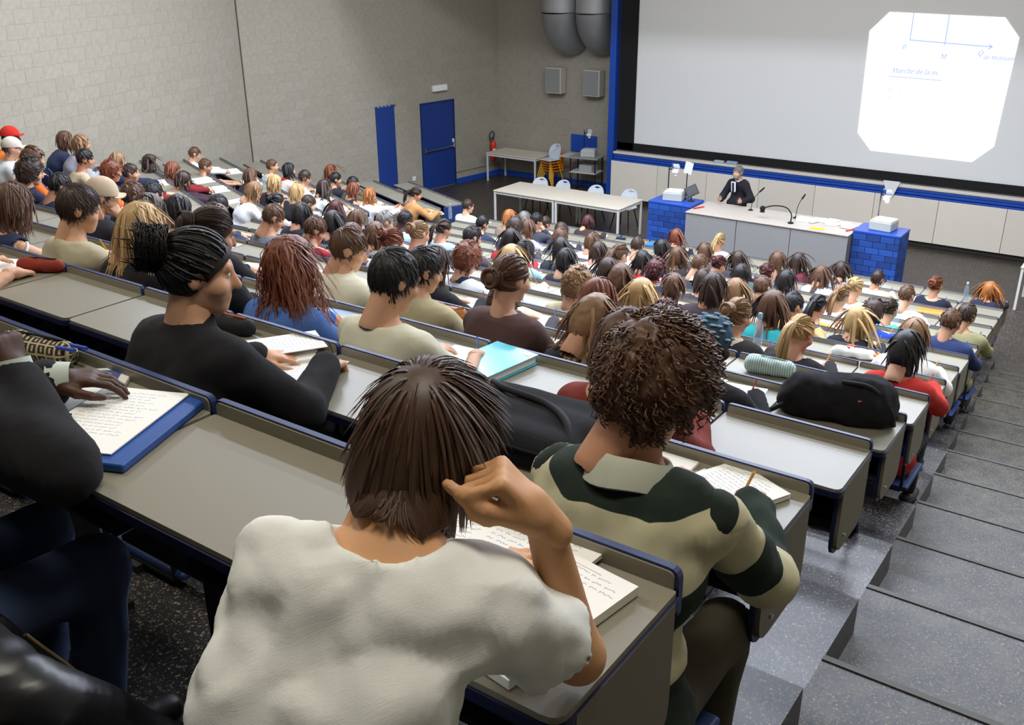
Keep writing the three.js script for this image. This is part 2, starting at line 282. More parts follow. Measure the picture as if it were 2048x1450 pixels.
// ---------------------------------------------------------------- materials of the room
const rM = rng(77);
const terrazzoMaps = (() => { // dark aggregate floor with light and ochre chips
  const n = 1024, base = new Float32Array(n * n * 3);
  for (let i = 0; i < n * n; i++) { const g = 42 + 18 * (rM() - .5); base[3 * i] = g * 1.02; base[3 * i + 1] = g; base[3 * i + 2] = g * 1.02; }
  const cols = [[176, 172, 164], [140, 134, 130], [186, 164, 116], [22, 22, 26], [116, 120, 136], [160, 136, 108], [30, 28, 30]];
  for (let k = 0; k < 15000; k++) { const x = rM() * n | 0, y = rM() * n | 0, r = 1.2 + rM() * rM() * 5, c = cols[rM() * cols.length | 0], a = rM() * 3, e = .55 + rM() * .45; const w = .55 + .45 * rM();
    for (let j = -7; j <= 7; j++) for (let i = -7; i <= 7; i++) { const u = i * Math.cos(a) + j * Math.sin(a), v = (-i * Math.sin(a) + j * Math.cos(a)) / e; if (u * u + v * v > r * r) continue; const q = (((y + j + n) % n) * n + ((x + i + n) % n)) * 3; for (let m = 0; m < 3; m++) base[q + m] += (c[m] - base[q + m]) * w; } }
  const plain = dataTex(n, (i, j) => { const q = (j * n + i) * 3, d = 1 + .10 * noise.noise(i / 90, j / 90, 7); return [base[q] * d, base[q + 1] * d, base[q + 2] * d]; }, true);
  const dusty = dataTex(n, (i, j) => { const q = (j * n + i) * 3, k = .42 + .8 * noise.noise(i / 128, j / 128, 3) + .5 * noise.noise(i / 32, j / 32, 5) + .35 * (rM() - .5), w = Math.max(0, Math.min(.6, k * .7)); return [base[q] + (104 - base[q]) * w, base[q + 1] + (99 - base[q + 1]) * w, base[q + 2] + (78 - base[q + 2]) * w]; }, true);
  return [plain, dusty];
})(), terrazzo = terrazzoMaps[0];
terrazzoMaps[1].repeat.set(1.15, 1.15); terrazzo.repeat.set(1.15, 1.15);
const floorMat = new THREE.MeshStandardMaterial({ map: terrazzo, color: 0xdedcd8, roughness: .36 });
const dustTex = terrazzoMaps[1];
const treadMat = new THREE.MeshStandardMaterial({ map: dustTex, color: 0xdcd8cc, roughness: .5 }); // trodden, dusty stair treads
const stageTex = terrazzo.clone(); stageTex.repeat.set(.9, .9);
const stageMat = new THREE.MeshStandardMaterial({ map: stageTex, color: 0xfff0dd, roughness: .42 });
const blockTex = dataTex(512, (i, j) => { const v = 1 + .045 * noise.noise(i / 40, j / 40, 1) + .03 * noise.noise(i / 9, j / 9, 4) + .07 * (rM() - .5); return [208 * v, 203 * v, 190 * v]; }, true);
const blockBump = dataTex(256, (i, j) => [128 + 60 * noise.noise(i / 5, j / 5, 9) + 60 * (rM() - .5)]);
const blockMats = [[.56, .54, .49], [.545, .525, .475], [.57, .55, .505], [.55, .53, .475]].map(c => new THREE.MeshStandardMaterial({ color: new THREE.Color(...c), map: blockTex, roughness: .92 }));
const mortarMat = new THREE.MeshStandardMaterial({ color: 0x9c978a, roughness: .97 });
const navyPaint = mat(0x16377f, .5);
const bluePaint = mat(0x1c4aa8, .42);
const blackMat = mat(0x070708, .85);
const steel = mat(0xb8bcc0, .35, { metalness: .9 });
const darkSteel = mat(0x24262a, .45, { metalness: .5 });
const chrome = mat(0xd6d8da, .2, { metalness: 1 });
const whitePlastic = mat(0xe9e9e4, .45);
const laminate = mat(0xc9c0ad, .4, { bumpMap: grainTex, bumpScale: .0002 });
const cream = mat(0xe2dccb, .35);

// ---------------------------------------------------------------- floor, tiers and stairs
const FLOORG = structGroup('floor');
mesh('slab', boxUV(bx(22, .2, 26, -7, -.1, -9)), stageMat, FLOORG);
for (let n = -1; n <= 12; n++) {
  const zf = ROW[n].z - .155, zb = n > -1 ? ROW[n - 1].z - .155 : 3.4, xr = ROW[n].x, xl = n < 3 ? -13 : centreLeft(n) - .45;
  mesh('tier', boxUV(bx(xr - xl, FL(n) + .05, zb - zf, (xl + xr) / 2, (FL(n) - .05) / 2, (zf + zb) / 2), 1, n * .37, n * .21), floorMat, FLOORG);
  const ze = ROW[n].z + .26, half = n < 12 ? (FL(n) + FL(n + 1)) / 2 : FL(n) / 2, x0 = xr - .002;
  mesh('stair_tread', boxUV(bx(2.55 - x0, FL(n) + .05, zb - ze, (x0 + 2.55) / 2, (FL(n) - .05) / 2 - .0005, (ze + zb) / 2), 1, n * .13, n * .4), treadMat, FLOORG);
  mesh('stair_tread', boxUV(bx(2.55 - x0, half + .05, ze - zf, (x0 + 2.55) / 2, (half - .05) / 2, (ze + zf) / 2), 1, n * .53, n * .17), treadMat, FLOORG);
  mesh('nosing', bx(2.55 - x0, .006, .03, (x0 + 2.55) / 2, FL(n) + .0022, ze + .016), mat(0x4a463e, .6), FLOORG);
}
for (let n = 4; n <= 12; n++) { // tiers of the side block, turned with its rows
  const a = LOFF(n) + .13, b = LOFF(n) - .97 + .13 - (n === 4 ? .6 : 0); const c = (a + b) / 2, mid = V().addScaledVector(F_, c);
  const xR = V(centreLeft(n) - .75, 0, 0).dot(E_) + (ROW[n].z * E_.z) + .1;   // right end along the row
  const xL = -20.2; const w = xR - xL;
  const g = bx(w, LFL(n) + .05, a - b, 0, (LFL(n) - .05) / 2, 0); boxUV(g, 1, n * .3, n * .7);
  const m = mesh('side_tier', g, floorMat, FLOORG); m.rotation.y = -SKEW; m.position.copy(mid).addScaledVector(E_, (xL + xR) / 2);
}

// ---------------------------------------------------------------- block walls: every block stands proud of the joints
function blockWall(name, A, B, y0, y1, holes = [], inward, partLimit = 300) {
  const g = structGroup(name), d = V(B[0] - A[0], 0, B[1] - A[1]), L = d.length(); d.normalize(); const turn = Math.atan2(-d.z, d.x), nrm = V(-d.z, 0, d.x).multiplyScalar(inward);
  const core = new THREE.Mesh(boxUV(bx(L + .25, y1 - y0, .24, L / 2, (y0 + y1) / 2, 0)), mortarMat); core.name = 'mortar'; core.castShadow = core.receiveShadow = true; g.add(core);
  g.position.set(A[0], 0, A[1]); g.rotation.y = turn; core.position.z = 0;
  const side = V(0, 0, 1).applyAxisAngle(V(0, 1, 0), turn).dot(nrm) > 0 ? 1 : -1; core.position.z = -side * .1212;
  const cells = [], r = rng(name.length * 31);
  const W = .4, Hh = .2, j = .0022;
  for (let k = 0, y = y0; y < y1 - .01; k++, y += Hh) for (let s = (k % 2 ? -W / 2 : 0); s < L; s += W) {
    let iv = [[Math.max(0, s) + j, Math.min(L, s + W) - j]];
    for (const [h0, h1, b0, b1] of holes) if (y + Hh > b0 + .02 && y < b1 - .02) iv = iv.flatMap(([p, q]) => [[p, Math.min(q, h0)], [Math.max(p, h1), q]]).filter(([p, q]) => q - p > .02);
    for (const [p, q] of iv) if (q - p > .02) cells.push([p, q, y, Math.min(y1, y + Hh)]);
  }
  const geos = {}, rest = [];
  const seen = cells.map(c => { const s = (c[0] + c[1]) / 2, y = (c[2] + c[3]) / 2; return inView(A[0] + d.x * s, y, A[1] + d.z * s, 30); });
  let used_ = 0;
  cells.forEach(([p, q, ya, yb], i) => {
    const w = q - p, h = yb - ya - 2 * j, key = w.toFixed(3) + h.toFixed(3) + (i % 3), mt = blockMats[r() * 4 | 0], dz = (r() - .5) * .001;
    const geo = () => geos[key] ??= boxUV(bx(w, h, .02), .9, (i % 3) * .31, (i % 3) * .17);
    if (seen[i] && used_ < partLimit) { used_++; const m = mesh('block', geo(), mt, g); m.position.set((p + q) / 2, (ya + yb) / 2, side * (dz - .0085)); }
    else rest.push(geo().clone().translate((p + q) / 2, (ya + yb) / 2, side * (dz - .0085)));
  });
  if (rest.length) { const m = mesh('block_field', rest, blockMats[0], g); m.userData.kind = 'stuff'; }
  return g;
}
const W1A = [-15.3, -20.9], W1B = [-16.243, -13.36], W2B = [-16.243 + .392 * 16.8, 3.44];
// along wall 1 the distance from the corner
const w1s = z => (z + 20.9) * Math.hypot(1, .125);
blockWall('wall_left', W1A, W1B, 0, CEIL, [[w1s(-19.25), w1s(-18.12), 0, 2.13]], -1);
blockWall('wall_side', W1B, W2B, .8, CEIL, [], -1);
blockWall('wall_front', [-15.3, -20.9], [3, -20.9], 0, CEIL, [], 1, 240);
struct('wall_right', bx(.25, CEIL, 25.2, 2.68, CEIL / 2, -8.6), blockMats[0]);
struct('wall_back', bx(20, CEIL, .25, -7, CEIL / 2, 3.5), blockMats[0]);
struct('trim_4', bx(22, 1.65, .3, -7, CEIL - .825, -15.2), mat(0xcfcabd, .9)); // deep ceiling beam in front of the stage
struct('ceiling', bx(22, .2, 26, -7, CEIL + .1, -9), mat(0xcfcabd, .9));
mesh('movement_joint', bx(.02, 5.6, .02, -16.222, 3.8, -13.35), mat(0x5c5648, .9)).userData.kind = 'structure';
scene.children[scene.children.length - 1].name = 'trim_1';
// blue skirting
const skirt = structGroup('baseboard_left');
{ const a = V(-15.29, 0, -20.88), b = V(-15.505, 0, -19.27), L = a.distanceTo(b); const m = mesh('board', bx(L, .13, .025, 0, .065, 0), bluePaint, skirt); m.position.copy(a).lerp(b, .5).add(V(.02, 0, 0)); m.rotation.y = Math.atan2(a.z - b.z, b.x - a.x); }
struct('baseboard_front', bx(3.9, .13, .025, -13.34, .065, -20.875), bluePaint);
// thin cable conduit above the skirting
{ const a = V(-15.285, .3, -20.85), b = V(-15.49, .3, -19.27); const m = struct('trim_2', rod(a, b, .012), mat(0x8c867c, .6)); }

// door in the left wall
const wallTurn = Math.atan2(-(W1B[1] - W1A[1]), W1B[0] - W1A[0]); // local +x runs from the corner towards the back
function onWall1(name, label, cat, z, y) { const o = label ? thing(name, label, cat) : structGroup(name); o.position.set(-15.3 - .125 * (z + 20.9), y, z); o.rotation.y = Math.PI / 2 + Math.atan(.125) * -1; return o; }
// in this frame +z points into the room, +x towards the front
{
  const d = onWall1('door_1', null, null, -18.685, 0); const w = 1.12;
  mesh('leaf', rb(w - .04, 2.09, .05, .006, 0, 1.055, -.018), navyPaint, d);
  mesh('door_frame', [bx(.04, 2.13, .07, -w / 2, 1.065, -.02), bx(.04, 2.13, .07, w / 2, 1.065, -.02), bx(w + .04, .045, .07, 0, 2.12, -.02)], mat(0x122a60, .5), d);
  const bar = mesh('push_bar', [R3(-.47, .98, .075, .47, 1.0, .075, .017), rb(.05, .12, .075, .012, -.49, 1.0, .03), rb(.05, .15, .075, .012, .49, 1.02, .03)], chrome, d);
  mesh('latch_cover', rb(.045, .1, .05, .01, .49, 1.12, .03), whitePlastic, bar);
  const s = mesh('exit_sign', plate(.21, .21, .008, .006).translate(0, 1.66, -.001), mat(0x1f8f55, .5), d);
  const fig = new THREE.Shape(); fig.moveTo(-.02, .05); fig.lineTo(.03, .06); fig.lineTo(.06, .02); fig.lineTo(.035, .02); fig.lineTo(.02, .035); fig.lineTo(.012, -.01); fig.lineTo(.05, -.045); fig.lineTo(.035, -.085); fig.lineTo(.015, -.08); fig.lineTo(.022, -.05); fig.lineTo(-.02, -.03); fig.lineTo(-.045, -.075); fig.lineTo(-.075, -.07); fig.lineTo(-.04, -.02); fig.lineTo(-.035, .02); fig.lineTo(-.06, .005); fig.lineTo(-.075, .015); fig.lineTo(-.05, .045); fig.closePath();
  mesh('running_figure', [new THREE.ExtrudeGeometry(fig, { depth: .003, bevelEnabled: false }).translate(-.005, 1.66, .003), new THREE.CircleGeometry(.019, 14).translate(.035, 1.742, .0045), bx(.07, .13, .003, .062, 1.635, .0035)], mat(0xf2f6f0, .5), s);
}
{ const o = onWall1('door_panel', 'narrow tall blue panel fixed to the block wall beside the blue door', 'panel', -17.0, .24); mesh('board', rb(.56, 1.98, .035, .006, 0, .99, .02), navyPaint, o); for (const x of [-.2, -.09, .02, .13]) mesh('hinge_clip', rb(.05, .016, .012, .003, x, 1.965, .04), mat(0xc9ccd2, .5), o); mesh('hook', [R3(.3, 1.95, .0, .3, 1.95, .05, .01), R3(.3, 1.95, .05, .3, 2.0, .06, .01)], mat(0xb59a52, .4, { metalness: .8 }), o); }
{ const o = onWall1('emergency_light', 'white box emergency light on the wall above the blue door', 'emergency light', -18.75, 2.38); mesh('housing', rb(.46, .15, .09, .014, 0, .075, .045), whitePlastic, o); mesh('diffuser', rb(.43, .12, .02, .008, 0, .075, .09), mat(0xf4f4ee, .3), o); }
{ const o = onWall1('wall_socket', 'small white socket low on the block wall left of the blue door', 'socket', -17.82, .32); mesh('plate', rb(.1, .1, .02, .006, 0, .05, .01), whitePlastic, o); for (const x of [-.02, .02]) mesh('pin_hole', new THREE.CylinderGeometry(.006, .006, .004, 8).rotateX(Math.PI / 2).translate(x, .05, .021), blackMat, o); }
{ const o = onWall1('fire_extinguisher', 'red fire extinguisher with black hose hung on the wall near the corner', 'fire extinguisher', -20.55, .42);
  const red = mat(0xd0301c, .35);
  mesh('cylinder', lathe([[0, 0], [.07, 0], [.08, .02], [.08, .4], [.07, .46], [.035, .5], [.03, .53], [0, .53]], 20).translate(0, 0, .1), red, o);
  mesh('valve', [R3(0, .53, .1, 0, .58, .1, .02), rb(.11, .02, .03, .005, -.03, .6, .1)], mat(0x1a1a1c, .4), o);
  mesh('hose', tube([[0, .56, .1], [.05, .68, .1], [-.02, .76, .1], [-.11, .72, .1], [-.13, .6, .1], [-.08, .5, .1]], .014, 32), mat(0x1c1c1e, .6), o);
  mesh('instruction_label', new THREE.CylinderGeometry(.0812, .0812, .16, 20, 1, true, -.9, 1.8).translate(0, .24, .1), mat(0xeee6d4, .6), o); mesh('wall_bracket', bx(.06, .2, .03, 0, .3, .012), darkSteel, o);
}

// ---------------------------------------------------------------- projection wall at the front
const ZS = -20.0;
{
  const o = thing('projection_screen', 'huge pale grey projection screen in a black border', 'screen');
  mesh('screen_surface', bx(9.9, 5.2, .03, -5.85, 3.97, ZS - .05), mat(0xe4e4e0, .75), o);
  mesh('black_border', [bx(.42, 5.6, .08, -10.99, 3.95, ZS - .03), bx(10.5, .19, .08, -5.95, 1.285, ZS - .03), bx(.42, 5.6, .08, -.72, 3.95, ZS - .03), bx(10.5, .25, .08, -5.95, 6.65, ZS - .03)], blackMat, o);
  mesh('backing', bx(10.9, 6.6, .1, -5.95, 3.35, ZS - .2), blackMat, o);
}
{
  const o = thing('screen_post', 'tall bright blue steel post at the left edge of the projection screen', 'post');
  mesh('post', rb(.16, 7.85, .3, .012, -11.37, 3.93, ZS - .1), bluePaint, o);
  mesh('inner_flange', rb(.12, 6.2, .1, .01, -11.23, 4.2, ZS - .12), mat(0x14295c, .5), o);
}
{
  const o = thing('rail_ledge', 'long blue and cream chalk ledge running under the projection screen', 'ledge');
  mesh('cream_ledge', rb(9.75, .05, .22, .012, -6.32, 1.165, ZS + .1), mat(0xd6d0c2, .4), o);
  mesh('dark_lip', rb(9.75, .03, .05, .006, -6.32, 1.2, ZS + .02), mat(0x2b2a2e, .5), o);
  mesh('blue_band', [rb(9.75, .055, .14, .01, -6.32, 1.105, ZS + .12), rb(9.75, .05, .1, .01, -6.32, 1.045, ZS + .13), rb(9.75, .05, .14, .01, -6.32, .985, ZS + .14)], bluePaint, o);
  mesh('white_bracket', new THREE.ExtrudeGeometry(new THREE.Shape([[-.16, .2], [.16, .2], [.05, -.12], [-.05, -.12]].map(p => new THREE.Vector2(...p))), { depth: .03, bevelEnabled: false }).translate(-4.83, 1.05, ZS + .22), whitePlastic, o);
}
{
  const o = thing('wall_panelling', 'row of cream wall panels below the blue ledge behind the lectern', 'panelling');
  const pm = [mat(0xe9e0cf, .4), mat(0xe5dccb, .4)];
  for (let k = 0; k < 8; k++) mesh('panel', rb(1.214, .86, .03, .004, -11.235 + .61 + k * 1.222, .545, -19.8), pm[k % 2], o);
  mesh('plinth', bx(9.8, .1, .1, -6.35, .06, -19.9), mat(0x2a2824, .8), o);
}
// the projected transparency
const slideTex = canvasTex(1024, 1024, (c, w, h) => {
  c.fillStyle = '#ffffff'; c.fillRect(0, 0, w, h); c.strokeStyle = '#9db6ea'; c.fillStyle = '#7f9fe0'; c.lineWidth = 7; c.lineCap = 'round';
  c.beginPath(); c.moveTo(300, 0); c.lineTo(300, 190); c.lineTo(860, 215); c.stroke(); c.beginPath(); c.moveTo(545, 0); c.lineTo(545, 215); c.stroke(); c.beginPath(); c.moveTo(840, 200); c.lineTo(862, 215); c.lineTo(840, 230); c.stroke();
  c.font = 'italic 46px serif'; c.fillText('0', 250, 255); c.fillText('M', 525, 310); c.fillText('Q', 775, 275); c.font = 'italic 36px serif'; c.fillText('de Monnaie', 815, 300);
  c.font = 'italic 44px serif'; c.fillText('Marché de la m.', 200, 425); c.lineWidth = 5; c.beginPath(); c.moveTo(185, 452); c.lineTo(560, 462); c.stroke();
  c.fillStyle = '#b4c8f2'; c.font = 'italic 32px serif'; c.fillText('Mo   d', 190, 560); c.fillText('Pr   .', 190, 620); c.fillText('—', 845, 625);
});
{
  const P = [[-5.724, 4.031], [-5.396, 4.385], [-3.36, 4.339], [-3.071, 4.001], [-3.153, 2.055], [-3.484, 1.728], [-5.395, 1.752], [-5.698, 2.082]];
  const g = new THREE.ExtrudeGeometry(new THREE.Shape(P.map(p => new THREE.Vector2(...p)).reverse()), { depth: .004, bevelEnabled: false }); const p = g.attributes.position, u = g.attributes.uv;
  for (let i = 0; i < p.count; i++) u.setXY(i, (p.getX(i) + 5.724) / 2.653, (p.getY(i) - 1.728) / 2.657);
  const m = mesh('projected_slide', g, new THREE.MeshStandardMaterial({ color: 0x202020, roughness: .8, emissive: 0xffffff, emissiveMap: slideTex, emissiveIntensity: 1.25 })); m.position.z = ZS - .033;
  tag(m, 'bright eight-sided projected slide with blue handwriting on the screen', 'slide');
  const l = new THREE.RectAreaLight(0xf4f7ff, .9, 2.4, 2.4); l.position.set(-4.4, 3.05, ZS + .03); l.lookAt(-4.4, 3.05, 0); scene.add(l);
}
// ducts, speakers, blue plate
for (const [cx, r, lab] of [[-13.03, .46, 'wide galvanised air duct curving into the front wall near the corner'], [-12.12, .42, 'galvanised air duct curving into the front wall beside the blue post']]) {
  const o = thing('air_duct', lab, 'duct'); const z0 = -20.32, pts = []; for (let k = 0; k <= 10; k++) { const a = k / 10 * Math.PI / 2; pts.push([cx, 3.62 + .58 * (1 - Math.sin(a)), z0 - .58 * (1 - Math.cos(a))]); }
  mesh('riser', new THREE.CylinderGeometry(r, r, CEIL - 4.2, 40, 1, true).translate(cx, (CEIL + 4.2) / 2, z0), mat(0xb4b5b6, .42, { metalness: .45 }), o);
  mesh('elbow', new THREE.TubeGeometry(new THREE.CatmullRomCurve3(pts.map(p => V(...p))), 16, r, 40), mat(0x97999a, .45, { metalness: .45 }), o);
  mesh('seam_bands', [4.2, 5.4, 6.6].map(y => new THREE.TorusGeometry(r, .012, 6, 40).rotateX(Math.PI / 2).translate(cx, y, z0)), mat(0xb6b8ba, .4, { metalness: .8 }), o);
}
for (const [x, lab] of [[-13.42, 'grey wall speaker under the wide duct'], [-12.32, 'grey wall speaker next to the blue post']]) {
  const o = thing('wall_speaker', lab, 'speaker', [x, 2.26, -20.86]);
  mesh('cabinet', rb(.46, .62, .24, .01, 0, .31, .13), mat(0xbab4a4, .6), o); mesh('grille', rb(.4, .56, .02, .006, -.01, .31, .25), mat(0x8d8d88, .9, { bumpMap: fabricTex, bumpScale: .004 }), o); mesh('bracket', bx(.1, .1, .04, 0, .3, .01), darkSteel, o);
}
tag(mesh('wall_plate', rb(.75, .42, .03, .006, -12.65, 1.06, -20.87), bluePaint), 'blue rectangular plate on the front wall behind the projector trolley', 'plate');

// ---------------------------------------------------------------- ceiling light fittings
LAMPS.forEach(([x, z, k, c], i) => {
  const o = thing('ceiling_light', z > -3 ? 'warm white ceiling panel light above the rear rows' : z < -16 ? 'ceiling panel light above the lectern beyond the beam' : 'cool white ceiling panel light above the seating', 'ceiling light', [x, CEIL - .09, z], 0, z > -3 ? 'warm rear ceiling lights' : z < -16 ? 'ceiling lights above the lectern' : 'cool ceiling lights');
  mesh('frame', [bx(1.34, .08, .03, 0, .045, .33), bx(1.34, .08, .03, 0, .045, -.33), bx(.03, .08, .63, .655, .045, 0), bx(.03, .08, .63, -.655, .045, 0), bx(1.3, .02, .63, 0, .08, 0)], whitePlastic, o);
  mesh('diffuser', bx(1.28, .012, .63, 0, .03, 0), new THREE.MeshStandardMaterial({ color: 0xf0f0f0, emissive: c, emissiveIntensity: 1.2, roughness: .6 }), o);
  const l = new THREE.RectAreaLight(c, k, 1.26, .6); l.position.set(0, .018, 0); l.rotation.x = -Math.PI / 2; o.add(l);
});
// ---------------------------------------------------------------- fixed desk rows
const deskTop = mat(0x8d8878, .38), deskEdge = mat(0x141d42, .45), railBlue = mat(0x1a2a5e, .42), seatBlue = mat(0x1b3166, .5), underDark = mat(0x17171c, .6), endGrey = mat(0x77705f, .55);
const flatPlate = (w, d, t, r, c) => plate(w, d, t, r, c).rotateX(-Math.PI / 2);
function deskProto(w) {
  const g = {
    worktop: boxUV(flatPlate(w - .012, .352, .012, .03, [1, 1, .2, .2]).translate(0, .757, .187), 8),
    worktop_edge: flatPlate(w - .003, .364, .022, .033, [1, 1, .2, .2]).translate(0, .7395, .186),
    rail: plate(w - .01, .088, .015, .022, [0, 0, 1, 1]).translate(0, .756, 0),
    rail_lining: plate(w - .026, .032, .004, .014, [0, 0, 1, 1]).translate(0, .7785, .009),
    book_tray: merge([bx(w - .02, .012, .25, 0, .585, .16), bx(w - .02, .14, .012, 0, .65, .03)]),
    support: merge([bx(.05, .6, .06, -w / 2 + .03, .3, .08), bx(.07, .02, .2, -w / 2 + .03, .011, .1)]),
    end_panel: merge([plate(.30, .27, .022, .07, [1, 1, 0, 0]).rotateY(Math.PI / 2).translate(w / 2 - .012, .615, .175)]),
    end_edge: merge([plate(.325, .285, .012, .075, [1, 1, 0, 0]).rotateY(Math.PI / 2).translate(w / 2 - .02, .61, .176)]),
  };
  return g;
}
const DESK = deskProto(.58);
function desk(pos, turn, end, row) {
  const o = thing('desk_unit', end ? `beige blue-edged desk with rounded side panel, ${row}` : `beige one-place desk panel with blue edging, ${row}`, 'desk', pos, turn, `desks of the ${row}`);
  mesh('worktop', DESK.worktop, deskTop, o); mesh('worktop_edge', DESK.worktop_edge, deskEdge, o);
  const r = mesh('rail', DESK.rail, railBlue, o); mesh('rail_lining', DESK.rail_lining, deskTop, r);
  mesh('book_tray', DESK.book_tray, underDark, o); mesh('support', DESK.support, underDark, o);
  if (end) { const e = mesh('end_panel', DESK.end_panel, endGrey, o); mesh('end_edge', DESK.end_edge, deskEdge, e); mesh('screw', new THREE.CylinderGeometry(.007, .007, .006, 8).rotateZ(Math.PI / 2).translate(.292, .53, .25), chrome, e); }
  return o;
}
const SEATG = {
  pan: rb(.42, .03, .38, .014, 0, 0, -.17, 1), back: plate(.42, .25, .018, .07).rotateX(.14).translate(0, .735, .155),
  frame: merge([R3(-.17, .40, .17, -.17, .66, .18, .011, 6), R3(.17, .40, .17, .17, .66, .18, .011, 6), R3(-.17, .40, .17, .17, .40, .17, .014, 6), bx(.05, .4, .05, 0, .2, .18), bx(.16, .016, .14, 0, .008, .18)]),
};
function seat(pos, turn, up, row) {
  const o = thing('flip_seat', up ? `empty tipped-up dark blue seat, ${row}` : `dark blue fixed seat under a sitting person, ${row}`, 'seat', pos, turn, `${up ? 'empty' : 'occupied'} seats of the ${row}`);
  const p = mesh('seat_pan', SEATG.pan, seatBlue, o); p.position.set(0, .415, .16); if (up) p.rotation.x = -1.25;
  mesh('backrest', SEATG.back, seatBlue, o); mesh('seat_frame', SEATG.frame, underDark, o);
}
// PEOPLE gives the occupied places; the two nearest sitters and two half-seen ones at the left edge are listed here
const EXTRA = [['C', 0, -.74], ['C', 0, -1.84], ['C', 1, -4.0]];
const OCC = [...PEOPLE.map(p => [p[0], p[1], p[2], p[13]]), ...EXTRA];
for (let n = 0; n <= 13; n++) { // centre block
  const rw = `${rowWord(n)} row from the lectern`, y = FL(n), z = ROW[n].z, xl = Math.max(centreLeft(n), -10.9); const k = Math.floor((ROW[n].x - xl) / .58);
  for (let i = 0; i < k; i++) { const x = ROW[n].x - .58 * (i + .5); if (!inView(x, y + .75, z + .1, 420 - n * 12)) continue; desk([x, y, z], 0, i === 0, rw); }
  const mine = OCC.filter(p => p[0] === 'C' && p[1] === n).map(p => p[2]);
  for (const x of mine) seat([x, y, z + .74], 0, false, rw);
  for (let i = 0; i < k; i++) { const x = ROW[n].x - .58 * (i + .5); if (mine.some(m => Math.abs(m - x) < .5) || !inView(x, y + .6, z + .8, 250 - n * 12)) continue; seat([x, y, z + .74], 0, true, rw); }
}
const sideRight = n => ({ 13: V(-11.54, 0, -14.5), 12: V(-11.05, 0, -13.25), 11: V(-10.87, 0, -12.12), 10: V(-10.7, 0, -11.05) }[n] ?? V(-10.7 + (10 - n) * .17, 0, -11.05 + (10 - n) * 1.06)).dot(E_);
const sideLeft = n => { let s = sideRight(n); while (s > -21) { const p = V().addScaledVector(E_, s - .58).addScaledVector(F_, LOFF(n)); const lim = p.z > -13.36 ? wall2x(p.z) + .25 : -13.9; if (p.x < lim) break; s -= .58; } return s; };
for (let n = 5; n <= 13; n++) { // side block by the left wall
  const rw = `${rowWord(n)} side row by the wall`, y = LFL(n), r = sideRight(n), l = sideLeft(n), k = Math.round((r - l) / .58), sit = OCC.filter(p => p[0] === 'L' && p[1] === n), mine = sit.map(p => p[2]);
  const at = (s, f) => { const p = V().addScaledVector(E_, s).addScaledVector(F_, LOFF(n) - f); return [p.x, y, p.z]; };
  for (let i = 0; i < k; i++) { const s = r - .58 * (i + .5), p = at(s, 0); if (inView(p[0], y + .75, p[2], 120)) desk(p, -SKEW, i === 0, rw); }
  for (const q of sit) seat(at(q[2], .74 - q[3]), -SKEW, false, rw);
  for (let i = 0; i < k; i++) { const s = r - .58 * (i + .5), p = at(s, .74); if (!mine.some(m => Math.abs(m - s) < .5) && inView(p[0], y + .6, p[2], 60)) seat(p, -SKEW, true, rw); }
}
{ // blue end board of the first side row
  const p = V().addScaledVector(E_, sideRight(13) + .05).addScaledVector(F_, LOFF(13) - .2); const o = thing('end_board', 'blue board closing the front end of the side desk row', 'board', [p.x, .1, p.z], -SKEW); mesh('board', rb(.03, .86, .5, .01, 0, .43, 0), seatBlue, o);
}

// ---------------------------------------------------------------- tables and chairs on the floor
const legW = mat(0xd9d7d0, .4);
function table(label, x0, x1, z0, z1, y = .74, group) {
  const o = thing('table', label, 'table', [(x0 + x1) / 2, 0, (z0 + z1) / 2], 0, group), w = x1 - x0, d = z1 - z0;
  mesh('tabletop', rb(w, .028, d, .008, 0, y - .014, 0), mat(0xd9d0bd, .4), o); mesh('apron', [bx(w - .06, .05, .02, 0, y - .055, d / 2 - .03), bx(w - .06, .05, .02, 0, y - .055, -d / 2 + .03), bx(.02, .05, d - .06, w / 2 - .03, y - .055, 0), bx(.02, .05, d - .06, -w / 2 + .03, y - .055, 0)], legW, o);
  for (const sx of [-1, 1]) for (const sz of [-1, 1]) mesh('leg', rb(.04, y - .03, .04, .004, sx * (w / 2 - .03), (y - .03) / 2, sz * (d / 2 - .03)), legW, o);
  return o;
}
table('long pale table on the floor in front of the side rows, left of its pair', -12.33, -10.76, -17.6, -16.58);
table('long pale table on the floor next to the left brick pedestal', -10.75, -9.2, -17.6, -16.58);
table('pale table pushed against the front wall by the corner', -15.05, -13.5, -20.8, -19.95);
table('pale table at the right side of the lecture floor, leg at its corner', -1.93, .2, -17.7, -16.85);
function chairShell() { // back plate with a handle hole, bent a little
  const s = new THREE.Shape(); s.moveTo(-.19, 0); s.bezierCurveTo(-.23, .18, -.2, .35, 0, .35); s.bezierCurveTo(.2, .35, .23, .18, .19, 0); s.closePath();
  const h = new THREE.Path(); h.absellipse(0, .295, .06, .017, 0, Math.PI * 2); s.holes.push(h);
  const g = new THREE.ExtrudeGeometry(s, { depth: .012, bevelEnabled: false, curveSegments: 10 }); const p = g.attributes.position; for (let i = 0; i < p.count; i++) p.setZ(i, p.getZ(i) - p.getX(i) * p.getX(i) * 1.3 + p.getY(i) * .18); g.computeVertexNormals(); return g;
}
const SHELL = chairShell();
function chairParts(o, y0, shell, legM, full = true) { // faces -z, sits back at +z
  const seatM = mesh('seat', rb(.4, .02, .4, .01, 0, y0 + .44, 0), shell, o); mesh('back', SHELL.clone().translate(0, y0 + .45, .19), shell, o);
  for (const sx of [-1, 1]) for (const sz of [-1, 1]) mesh('leg', R3(sx * .15, y0 + .43, sz * .12, sx * .22, y0 + .005, sz * .22, .013), legM, o);
}
